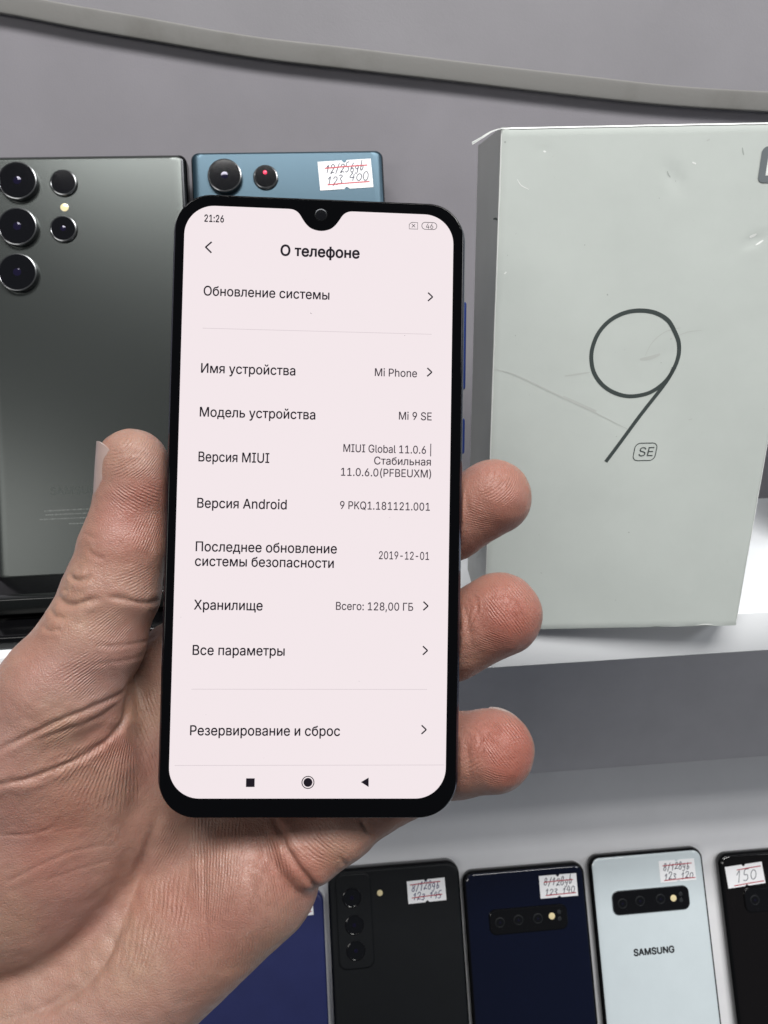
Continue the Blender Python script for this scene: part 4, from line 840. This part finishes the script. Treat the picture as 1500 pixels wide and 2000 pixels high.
# front camera in the notch
x, y = hl(627, 420)
bm = bmesh.new(); lathe(bm, [(1.5, -.1), (1.5, .03), (1.25, .05)], x, y, 32); fc = build('front_camera', bm, M['dark_frame'], hp)
bm = bmesh.new(); lathe(bm, [(1.2, .0), (1.2, .06), (.5, .08)], x, y, 32); build('lens_glass', bm, M['lens'], fc)
# earpiece slit and side keys
bm = bmesh.new(); slab(bm, 12, .45, .2, [(0, -.35), (0, .02 - .06)], nx0, hh + 1.9); build('earpiece', bm, M['dark_frame'], hp)
for nm, va, vb in (('volume_button', 580, 756), ('power_button', 812, 884)):
    _, ya = hl(905, va); _, yb = hl(905, vb)
    bm = bmesh.new(); slab(bm, 1.6, ya-yb, .7, [(.3, -5.4), (0, -5.1), (0, -3.3), (.3, -3.0)], pcx + PW/2 - .2, (ya+yb)/2)
    build(nm, bm, M['button_blue'], hp)
# ------------------------------------------------------------------ the hand: one blended surface, worked out in the viewer's frame (mm)
def C(u, v, d): return np.array([(u-CX)/F*d, (v-CY)/F*d, d])
def sd_cone(p, a, b, ra, rb):
    ab = b - a; t = np.clip(((p - a) @ ab) / (ab @ ab), 0, 1)
    return np.linalg.norm(p - a - t[..., None]*ab, axis=-1) - (ra + (rb-ra)*t)
def sd_ell(p, c, r, ang):
    q = p - c; ca, sa = math.cos(ang), math.sin(ang)
    q = np.stack([q[..., 0]*ca + q[..., 1]*sa, -q[..., 0]*sa + q[..., 1]*ca, q[..., 2]], -1)
    k0 = np.linalg.norm(q/r, axis=-1); k1 = np.linalg.norm(q/(r*r), axis=-1)
    return k0*(k0-1)/np.maximum(k1, 1e-6)
def smin(a, b, k):
    h = np.clip(.5 + .5*(b-a)/k, 0, 1); return b*(1-h) + a*h - k*h*(1-h)
def chain(p, J, k):
    d = None
    for (a, ra), (b, rb) in zip(J, J[1:]):
        e = sd_cone(p, a, b, ra, rb); d = e if d is None else smin(d, e, k)
    return d
THUMB = [(C(263, 904, 178), 7.7), (C(258, 985, 178.5), 8.3), (C(243, 1065, 178), 9.9), (C(217, 1155, 177.5), 10.7), (C(180, 1250, 177), 11.8), (C(122, 1345, 177), 14.0), (C(70, 1440, 180), 17)]
INDEX = [(C(400, 1290, 195), 10.5), (C(640, 1150, 196), 9.3), (C(880, 1018, 189), 9.4), (C(963, 971, 184.5), 9.4)]
MIDDLE = [(C(500, 1390, 196), 10.5), (C(700, 1310, 197), 9.6), (C(882, 1246, 189), 10.0), (C(976, 1199, 184), 10.3)]
RINGF = [(C(570, 1480, 195.5), 10.2), (C(740, 1500, 196), 9.4), (C(885, 1476, 189), 10.0), (C(962, 1466, 184), 10.3)]
PINKY = [(C(600, 1648, 187.5), 10.2), (C(662, 1610, 188), 9.2), (C(722, 1575, 189.5), 7.6), (C(835, 1530, 193), 6.8)]
def phone_sd(p):
    q = (p - PT) @ PR
    q = np.stack([q[..., 0] - pcx, q[..., 1] + pcy, q[..., 2] - PTK/2], -1)
    h = np.array([PW/2 - 9.3, PH/2 - 9.3])
    e = np.abs(q[..., :2]) - h
    d2 = np.linalg.norm(np.maximum(e, 0), axis=-1) + np.minimum(np.max(e, -1), 0) - 9.3
    dz = np.abs(q[..., 2]) - PTK/2
    rr = 2.2
    a, b_ = d2 + rr, dz + rr
    return np.minimum(np.maximum(a, b_), 0) + np.sqrt(np.maximum(a, 0)**2 + np.maximum(b_, 0)**2) - rr
def hand_sd(p):
    # palm bones and pads
    d = sd_cone(p, C(0, 2060, 196), C(400, 1290, 197), 17, 11)
    d = smin(d, sd_cone(p, C(80, 2080, 197), C(500, 1390, 198), 16, 10.5), 7)
    d = smin(d, sd_cone(p, C(150, 2080, 197), C(570, 1480, 197.5), 16, 10.5), 7)
    d = smin(d, sd_cone(p, C(190, 1985, 190), C(498, 1722, 191), 18.5, 15.5), 8)          # heel of the hand
    d = smin(d, sd_cone(p, C(490, 1700, 192), C(600, 1610, 196), 14, 9.5), 7)
    d = smin(d, sd_cone(p, C(340, 1282, 193.5), C(300, 1560, 194), 8.5, 13), 8)              # web behind the thumb
    fore = sd_cone(p, C(70, 2010, 195), C(-330, 2560, 200), 21, 24)
    d = smin(d, fore, 12)
    th = chain(p, THUMB, 3.0)
    th = smin(th, sd_ell(p, C(60, 1600, 186), np.array([27.5, 40., 18.5]), math.radians(24)), 9)
    th = smin(th, sd_ell(p, C(130, 1480, 181), np.array([18., 16., 11.5]), math.radians(-40)), 6)
    # thumb pad and the knuckle folds on its left side
    th = smin(th, sd_ell(p, C(270, 930, 176.5), np.array([6.6, 9.5, 7.0]), 0.0), 2.5)
    th = smin(th, sd_cone(p, C(250, 897, 178.3), C(256, 935, 178.4), 6.8, 7.2), 1.5)
    d = smin(d, th, 3.2)
    d = smin(d, chain(p, PINKY, 1.5), 1.6)
    for ch in (INDEX, MIDDLE, RINGF): d = smin(d, chain(p, ch, 3), 3)
    # nail-side bump of the ring fingertip
    return d
def solid(p): return np.maximum(hand_sd(p), -(phone_sd(p) - .12))

def surface_nets(fn, lo, hi, h):
    ax_ = [np.arange(lo[k], hi[k], h, dtype=np.float32) for k in range(3)]
    nx, ny, nz = map(len, ax_)
    D = np.empty((nx, ny, nz), np.float32)
    Y, Z = np.meshgrid(ax_[1], ax_[2], indexing='ij')
    for i in range(0, nx, 12):
        X = ax_[0][i:i+12]
        P = np.empty((len(X), ny, nz, 3), np.float32)
        P[..., 0] = X[:, None, None]; P[..., 1] = Y; P[..., 2] = Z
        D[i:i+12] = fn(P)
    D[0] = D[-1] = 5; D[:, 0] = D[:, -1] = 5; D[:, :, 0] = D[:, :, -1] = 5
    Sg = D < 0
    c = Sg[:-1, :-1, :-1].astype(np.int8)
    cnt = sum(Sg[a:nx-1+a, b:ny-1+b, e:nz-1+e].astype(np.int8) for a in (0, 1) for b in (0, 1) for e in (0, 1))
    cells = np.argwhere((cnt > 0) & (cnt < 8))
    idx = -np.ones((nx-1, ny-1, nz-1), np.int64); idx[tuple(cells.T)] = np.arange(len(cells))
    acc = np.zeros((len(cells), 3)); n = np.zeros(len(cells))
    cor = [(a, b, e) for a in (0, 1) for b in (0, 1) for e in (0, 1)]
    for A in cor:
        for k in range(3):
            if A[k]: continue
            B = list(A); B[k] = 1
            va = D[cells[:, 0]+A[0], cells[:, 1]+A[1], cells[:, 2]+A[2]]; vb = D[cells[:, 0]+B[0], cells[:, 1]+B[1], cells[:, 2]+B[2]]
            mk = (va < 0) != (vb < 0); t = np.where(mk, va/np.where(mk, va-vb, 1), 0)
            pt = np.array(A, float)[None].repeat(len(cells), 0); pt[:, k] += t
            acc[mk] += pt[mk]; n[mk] += 1
    V = (acc/n[:, None] + cells)*h + np.array(lo)
    Q = []
    for k in range(3):
        a_, b_ = (k+1) % 3, (k+2) % 3
        s0 = [slice(1, -1)]*3; s0[k] = slice(0, -1)
        s1 = list(s0); s1[k] = slice(1, None)
        d0, d1 = Sg[tuple(s0)], Sg[tuple(s1)]
        for flip in (False, True):
            e = np.argwhere((d0 & ~d1) if not flip else (~d0 & d1))
            off = np.ones(3, int); off[k] = 0
            e = e + off
            def g(da, db):
                q = e.copy(); q[:, a_] += da; q[:, b_] += db; return idx[tuple(q.T)]
            f = np.stack([g(-1, -1), g(0, -1), g(0, 0), g(-1, 0)], 1)
            Q.append(f[:, ::-1] if flip else f)
    return V, np.concatenate(Q)

def grad(fn, p, e=.15):
    g = np.stack([fn(p + np.eye(3)[k]*e) - fn(p - np.eye(3)[k]*e) for k in range(3)], 1)
    return g/np.maximum(np.linalg.norm(g, axis=1, keepdims=True), 1e-9)
def settle(fn, V, it=2):
    for _ in range(it):
        d = fn(V); V = V - np.clip(d, -.5, .5)[:, None]*grad(fn, V)*.8
    return V
def split_quads(V, Q):
    n = len(V)
    E_ = np.sort(np.stack([Q, np.roll(Q, -1, 1)], -1).reshape(-1, 2), 1)
    key = E_[:, 0]*n + E_[:, 1]
    u, first, inv = np.unique(key, return_index=True, return_inverse=True)
    em = (V[E_[first, 0]] + V[E_[first, 1]])/2
    fm = V[Q].mean(1)
    ei = n + inv.reshape(-1, 4); fi = n + len(u) + np.arange(len(Q))
    V2 = np.concatenate([V, em, fm])
    Q2 = np.concatenate([np.stack([Q[:, k], ei[:, k], fi, ei[:, k-1]], 1) for k in range(4)])
    return V2, Q2

V, Q = surface_nets(solid, (-135, -26, 152), (52, 196, 232), .9)
V = settle(solid, V)
V, Q = split_quads(V, Q); V = settle(solid, V, 1)
NRM = grad(hand_sd, V, .35)
px_u = CX + F*V[:, 0]/V[:, 2]; px_v = CY + F*V[:, 1]/V[:, 2]
facing = np.clip(-(NRM*V/np.linalg.norm(V, axis=1, keepdims=True)).sum(1)*2.2 + .15, 0, 1)
# creases: polyline, half width (mm), depth (mm), soft roll beside it (mm)
def line_dist(px):
    best = np.full(len(V), 1e9); tt = np.zeros(len(V)); L = len(px) - 1
    for i, (a, b_) in enumerate(zip(px, px[1:])):
        ab = b_ - a; qx, qy = px_u - a[0], px_v - a[1]
        t = np.clip((qx*ab[0] + qy*ab[1])/(ab @ ab + 1e-9), 0, 1)
        d = np.hypot(qx - t*ab[0], qy - t*ab[1])
        mk = d < best; best[mk] = d[mk]; tt[mk] = ((i + t)/L)[mk]
    return best, tt
CREASE = [
 ([(318, 1165), (300, 1176), (272, 1177), (240, 1170), (208, 1166)], .55, .55, .25),              # thumb joint line
 ([(112, 1163), (125, 1178), (142, 1182), (165, 1176), (190, 1170)], .6, .75, .35),
 ([(136, 1122), (145, 1132), (160, 1134), (175, 1126)], .5, .65, .35),
 ([(98, 1190), (108, 1204), (125, 1206)], .45, .45, .25), ([(84, 1222), (95, 1232), (118, 1230)], .45, .3, .2), ([(122, 1150), (132, 1155)], .4, .3, .1),
 ([(172, 1074), (185, 1085), (204, 1092)], .4, .2, .1), ([(160, 1040), (185, 1052)], .4, .15, .1),
 ([(310, 1238), (290, 1250), (262, 1258), (230, 1262), (190, 1262)], .4, .28, .1), ([(300, 1270), (270, 1284), (236, 1292), (180, 1300)], .4, .2, .1),
 ([(256, 1330), (236, 1352), (200, 1372), (150, 1394), (90, 1420), (40, 1444), (-10, 1470)], .5, .65, .3),  # folds at the thumb root
 ([(247, 1395), (225, 1430), (185, 1465), (130, 1492), (60, 1520), (-10, 1535)], .55, .75, .35),
 ([(240, 1362), (190, 1402), (130, 1425), (60, 1450)], .5, .3, .15), ([(210, 1452), (150, 1470), (90, 1490)], .4, .2, .1), ([(120, 1500), (90, 1522), (60, 1528)], .4, .2, .1),
 ([(258, 1318), (250, 1350), (246, 1384), (240, 1412), (226, 1432)], .8, .9, .3),
 ([(240, 1412), (258, 1440), (276, 1480), (296, 1530), (310, 1572)], 1.2, .35, .0),
 ([(309, 1590), (296, 1632), (278, 1690), (252, 1762), (224, 1834), (190, 1896), (150, 1934), (76, 1974), (0, 1996)], 1.5, 1.3, .3),  # life line
 ([(222, 1836), (214, 1862), (200, 1884)], .5, .5, .1),
 ([(218, 1650), (150, 1662), (80, 1690), (0, 1732)], .4, .2, .05), ([(215, 1680), (150, 1700), (90, 1720)], .35, .2, .0), ([(110, 1615), (60, 1630), (0, 1632)], .35, .22, .05),
 ([(200, 1612), (150, 1618), (100, 1628)], .3, .14, 0), ([(180, 1800), (120, 1850), (60, 1880)], .9, .15, .05),
 ([(396, 1660), (398, 1720), (402, 1800), (408, 1860)], .6, .28, .1), ([(372, 1665), (366, 1720), (360, 1760)], .4, .14, .05), ([(432, 1650), (440, 1700), (446, 1740)], .4, .14, .05),
 ([(642, 1738), (622, 1733), (602, 1716), (580, 1690), (560, 1660), (545, 1622), (538, 1600)], .8, 1.3, .5),   # root of the little finger
 ([(728, 1634), (716, 1622), (706, 1604)], .5, .7, .3), ([(676, 1690), (664, 1674)], .45, .35, .2), ([(640, 1660), (610, 1636)], .4, .12, .05),
 ([(908, 1180), (915, 1220), (922, 1262)], .6, .25, .15), ([(908, 1440), (916, 1480), (920, 1520)], .6, .2, .1), ([(908, 960), (912, 1000)], .5, .15, .1),
]
disp = np.zeros(len(V))
for px, w_, dep, roll in CREASE:
    P_ = np.array(smooth_curve(px, 6) if len(px) > 2 else px, float)
    d, t = line_dist(P_); d = d*V[:, 2]/F
    d = d*(1 + .25*np.sin(px_u*.11) * np.sin(px_v*.09))
    fade = np.clip(np.minimum(t, 1-t)*5 + .25, 0, 1)*facing
    disp -= .66*dep*np.exp(-(d/w_)**2)*fade
    if roll: disp += .8*roll*np.exp(-((d - 2.6*w_)/(2.2*w_))**2)*fade
def vnoise(q, seed):                          # smooth value noise on vertices
    r = np.random.default_rng(seed); T_ = r.random((24, 24, 24))
    f = np.floor(q).astype(int); w_ = q - f; w_ = w_*w_*(3-2*w_); out_ = 0
    for a in (0, 1):
        for b_ in (0, 1):
            for e in (0, 1):
                out_ = out_ + T_[(f[:, 0]+a) % 24, (f[:, 1]+b_) % 24, (f[:, 2]+e) % 24]*np.where(a, w_[:, 0], 1-w_[:, 0])*np.where(b_, w_[:, 1], 1-w_[:, 1])*np.where(e, w_[:, 2], 1-w_[:, 2])
    return out_ - .5
disp += .5*vnoise(V/9, 1) + .22*vnoise(V/3.4, 2) + .09*vnoise(V/1.3, 3)
pd = phone_sd(V)
disp = np.where(pd < .6, np.minimum(disp, 0)*.3, disp)
VW = V + NRM*disp[:, None]
# friction ridges: direction field in patches -> one phase per point and how strongly it shows
RIDGE = [  # centre, radii, kind, (angle deg of the line direction | focus), spacing mm, weight
 ((262, 905), (60, 60), 'l', -28, .62, .7), ((262, 965), (58, 50), 'l', 38, .66, .6), ((285, 1040), (40, 60), 'l', -52, .8, .45), ((275, 1130), (55, 50), 'l', 4, .75, .4),
 ((240, 1240), (80, 70), 'l', -24, .68, .6), ((200, 1320), (95, 60), 'l', -22, .74, .75), ((150, 1430), (110, 50), 'l', -26, .8, .4),
 ((205, 1500), (110, 90), 'r', (262, 1340), .78, .7), ((285, 1440), (30, 120), 'l', 68, .9, .8),
 ((350, 1720), (70, 130), 'l', 116, .74, .75), ((420, 1700), (90, 130), 'r', (395, 2300), .74, 1.0), ((520, 1720), (80, 110), 'l', 80, .74, .75), ((300, 1850), (90, 80), 'l', 122, .8, .6),
 ((440, 1850), (120, 90), 'l', 88, .8, .45), ((620, 1650), (70, 50), 'l', 38, .8, .6),
 ((985, 950), (52, 60), 'l', -35, .6, .6), ((950, 1010), (50, 45), 'l', 12, .65, .4), ((1000, 1180), (62, 66), 'l', 52, .62, .8), ((925, 1200), (34, 60), 'l', -72, .65, .6), ((960, 1250), (60, 40), 'l', 20, .65, .4),
 ((985, 1450), (62, 60), 'l', 52, .6, .9), ((925, 1460), (40, 70), 'l', -58, .65, .7), ((950, 1520), (60, 40), 'l', 20, .65, .4),
]
best = np.zeros(len(V)); second = np.zeros(len(V)); phase = np.zeros(len(V))
mmx = px_u*V[:, 2]/F; mmy = px_v*V[:, 2]/F
for (cu, cv), (ru, rv), kind, par, sp, wt in RIDGE:
    w_ = wt*np.clip(1.15 - ((px_u-cu)/ru)**2 - ((px_v-cv)/rv)**2, 0, 1)
    if kind == 'l':
        a = math.radians(par); ph = (-mmx*math.sin(a) + mmy*math.cos(a))/sp
    else:
        fx, fy = par[0]*185/F, par[1]*185/F
        rad = math.hypot((cu-par[0]), (cv-par[1]))*185/F
        ph = np.arctan2(mmy - fy*V[:, 2]/185, mmx - fx*V[:, 2]/185)*rad/sp
    mk = w_ > best
    second = np.where(mk, best, np.maximum(second, w_)); phase = np.where(mk, ph, phase); best = np.where(mk, w_, best)
phase += .55*vnoise(V/5, 5) + .25*vnoise(V/2, 6)
ridge = np.clip((best - second)*3.0, 0, 1)*np.clip(best*1.3, 0, 1)*facing*(.6 + .9*np.clip(vnoise(V/4, 7) + .4, 0, 1))
# blood colour under the skin: rosy pads and joints, yellowish folds; the finger red also paints in shade
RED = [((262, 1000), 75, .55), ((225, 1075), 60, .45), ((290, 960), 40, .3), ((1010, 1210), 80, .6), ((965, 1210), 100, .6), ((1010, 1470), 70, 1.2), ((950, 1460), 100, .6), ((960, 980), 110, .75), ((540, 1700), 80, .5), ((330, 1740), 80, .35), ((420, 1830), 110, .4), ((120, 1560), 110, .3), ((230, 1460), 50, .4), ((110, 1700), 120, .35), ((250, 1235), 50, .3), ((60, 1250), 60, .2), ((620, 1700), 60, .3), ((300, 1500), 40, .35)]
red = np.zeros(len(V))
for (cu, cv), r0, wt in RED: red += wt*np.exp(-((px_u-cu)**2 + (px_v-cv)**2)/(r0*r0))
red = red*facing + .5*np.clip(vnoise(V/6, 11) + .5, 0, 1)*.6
yel = np.clip(1.2*vnoise(V/12, 12) + .45, 0, 1)

me = bpy.data.meshes.new('hand')
org = to_world(C(60, 1900, 195))
WV = to_world(VW) - org
me.vertices.add(len(WV)); me.vertices.foreach_set('co', WV.astype(np.float32).ravel())
me.loops.add(Q.size); me.polygons.add(len(Q))
me.loops.foreach_set('vertex_index', Q.astype(np.int32).ravel())
me.polygons.foreach_set('loop_start', (np.arange(len(Q))*4).astype(np.int32))
me.update(calc_edges=True); me.validate()
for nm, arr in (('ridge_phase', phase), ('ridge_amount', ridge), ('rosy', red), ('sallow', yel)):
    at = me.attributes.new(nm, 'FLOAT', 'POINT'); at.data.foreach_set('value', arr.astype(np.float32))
for p in me.polygons: p.use_smooth = True

def skin_mat():
    m = bpy.data.materials.new('skin'); m.use_nodes = True
    nt = m.node_tree; N, Lk = nt.nodes, nt.links; b = N['Principled BSDF']
    def attr(n_):
        a = N.new('ShaderNodeAttribute'); a.attribute_name = n_; return a.outputs['Fac']
    def math_(op, a, b2=None):
        n_ = N.new('ShaderNodeMath'); n_.operation = op
        for i, x in enumerate((a, b2)):
            if x is None: continue
            if isinstance(x, (int, float)): n_.inputs[i].default_value = x
            else: Lk.new(x, n_.inputs[i])
        return n_.outputs[0]
    def mixc(fac, A, B):
        n_ = N.new('ShaderNodeMix'); n_.data_type = 'RGBA'
        if isinstance(fac, float): n_.inputs[0].default_value = fac
        else: Lk.new(fac, n_.inputs[0])
        for i, x in ((6, A), (7, B)):
            if isinstance(x, tuple): n_.inputs[i].default_value = (*x, 1)
            else: Lk.new(x, n_.inputs[i])
        return n_.outputs[2]
    tc = N.new('ShaderNodeTexCoord').outputs['Object']
    def noise(scale, detail=4, rough=.55):
        n_ = N.new('ShaderNodeTexNoise'); n_.inputs['Scale'].default_value = scale; n_.inputs['Detail'].default_value = detail; n_.inputs['Roughness'].default_value = rough
        Lk.new(tc, n_.inputs['Vector']); return n_.outputs[0]
    base = mixc(attr('sallow'), (.318, .192, .160), (.335, .212, .150))
    n1 = N.new('ShaderNodeMapRange'); n1.inputs[1].default_value = .35; n1.inputs[2].default_value = .68; Lk.new(noise(330, 6), n1.inputs[0])
    base = mixc(math_('MULTIPLY', n1.outputs[0], .5), base, (.262, .145, .115))
    c = mixc(math_('MINIMUM', math_('MULTIPLY', attr('rosy'), .8), 1.0), base, (.30, .108, .080))  # blood colour, and on the fingers shade put into the colour
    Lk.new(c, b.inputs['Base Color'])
    b.inputs['Subsurface Weight'].default_value = .35; b.inputs['Subsurface Radius'].default_value = (1.0, .35, .2); b.inputs['Subsurface Scale'].default_value = .0016
    rg = N.new('ShaderNodeMapRange'); rg.inputs[1].default_value = .3; rg.inputs[2].default_value = .7; rg.inputs[3].default_value = .30; rg.inputs[4].default_value = .5
    Lk.new(noise(500, 4), rg.inputs[0]); Lk.new(rg.outputs[0], b.inputs['Roughness'])
    b.inputs['Specular IOR Level'].default_value = .42
    wave = math_('SINE', math_('MULTIPLY', math_('ADD', attr('ridge_phase'), math_('MULTIPLY', noise(900, 2), .5)), 6.2832))
    brk = N.new('ShaderNodeMapRange'); brk.inputs[1].default_value = .38; brk.inputs[2].default_value = .6; brk.inputs[3].default_value = .25; Lk.new(noise(700, 3), brk.inputs[0])
    hgt = math_('MULTIPLY', math_('MULTIPLY', wave, attr('ridge_amount')), math_('MULTIPLY', brk.outputs[0], .55))
    vor = N.new('ShaderNodeTexVoronoi'); vor.inputs['Scale'].default_value = 1500; vor.feature = 'DISTANCE_TO_EDGE'; Lk.new(tc, vor.inputs['Vector'])
    hgt = math_('ADD', hgt, math_('MULTIPLY', math_('MINIMUM', vor.outputs[0], .25), .9))
    hgt = math_('ADD', hgt, math_('MULTIPLY', noise(2600, 3), .35))
    hgt = math_('ADD', hgt, math_('MULTIPLY', noise(800, 4), .5))
    for sc_, am in ((210, .13), (420, .13)):       # fine wandering skin lines
        g_ = N.new('ShaderNodeMapRange'); g_.interpolation_type = 'SMOOTHSTEP'; g_.inputs[1].default_value = 0; g_.inputs[2].default_value = .022
        Lk.new(math_('ABSOLUTE', math_('SUBTRACT', noise(sc_, 3, .5), .5)), g_.inputs[0])
        hgt = math_('ADD', hgt, math_('MULTIPLY', g_.outputs[0], am))
    bp = N.new('ShaderNodeBump'); bp.inputs['Strength'].default_value = .9; bp.inputs['Distance'].default_value = .00019
    Lk.new(hgt, bp.inputs['Height']); Lk.new(bp.outputs[0], b.inputs['Normal'])
    return m
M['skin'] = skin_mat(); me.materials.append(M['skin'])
hand = bpy.data.objects.new('hand', me); COL.objects.link(hand); hand.location = org
tag(hand, 'bare left hand holding up the lit smartphone, thumb along its left edge', 'hand')

def nail(name, base_pt, axis, right, r, a0, a1, length, edge_drop=.6, tip_drop=0., squash=1.0, m=None, hug=None):
    """curved plate wrapped round a finger end; axis points to the tip, angles measured from 'right' towards the viewer"""
    axis = axis/np.linalg.norm(axis); right = right - axis*(right @ axis); right /= np.linalg.norm(right)
    fwd = np.cross(axis, right); fwd = fwd if fwd[2] < 0 else -fwd
    bm = bmesh.new(); rows = []; na, nl = 16, 14
    for lay in (0, 1):
        rr_ = []
        for j in range(nl+1):
            t = j/nl; row = []
            for i in range(na+1):
                s_ = i/na; a = math.radians(a0 + (a1-a0)*s_)
                edge_ = abs(2*s_-1)
                tip = 1 - .16*edge_**2.5
                tt = t*tip if t > .5 else t + (.12*(1-2*t)*edge_**2)
                rad = r*(1 - .05*t*t) + (.28 if lay == 0 else -.25) - edge_drop*edge_**3 - tip_drop*max(0, t-.6)**2
                if hug: rad -= hug[1] - math.sqrt(hug[1]**2 - min(max(0, length*tt - hug[0]), .95*hug[1])**2)
                q = base_pt + axis*(length*tt) + (right*math.cos(a) + fwd*math.sin(a)*squash)*rad
                row.append(bm.verts.new(to_world(q) - org))
            rr_.append(row)
        rows.append(rr_)
    for lay, rr_ in enumerate(rows):
        for j in range(nl):
            for i in range(na):
                q = (rr_[j][i], rr_[j][i+1], rr_[j+1][i+1], rr_[j+1][i])
                bm.faces.new(q if lay == 0 else q[::-1])
    bdr = lambda g: [g[0][i] for i in range(na+1)] + [g[j][na] for j in range(1, nl+1)] + [g[nl][i] for i in range(na-1, -1, -1)] + [g[j][0] for j in range(nl-1, 0, -1)]
    A_, B_ = bdr(rows[0]), bdr(rows[1])
    for i in range(len(A_)):
        j = (i+1) % len(A_); bm.faces.new((A_[i], A_[j], B_[j], B_[i]))
    bmesh.ops.recalc_face_normals(bm, faces=bm.faces)
    o = build(name, bm, m or M['nail'], hand); return o
nail('fingernail', C(259, 1003, 178.8), np.array([0.02, -1., .02]), np.array([-1., 0, 0]), 8.75, -45, 70, 17.0, .30)
def tip_nail(ch, dors, length, half, out, lift):
    (a, _), (b_, r) = ch[-2:]; ax_ = (b_ - a)/np.linalg.norm(b_ - a)
    dors = np.array(dors); dors -= ax_*(dors @ ax_)
    L = np.linalg.norm(b_ - a) + r + out
    st = a + ax_*(L - length)
    nail('fingernail', st, ax_, dors, r + lift, -half, half, length, .35, 0, hug=(length - r - out, r))
tip_nail(RINGF, (.55, -.75, .45), 7.5, 40, -2.3, .10)
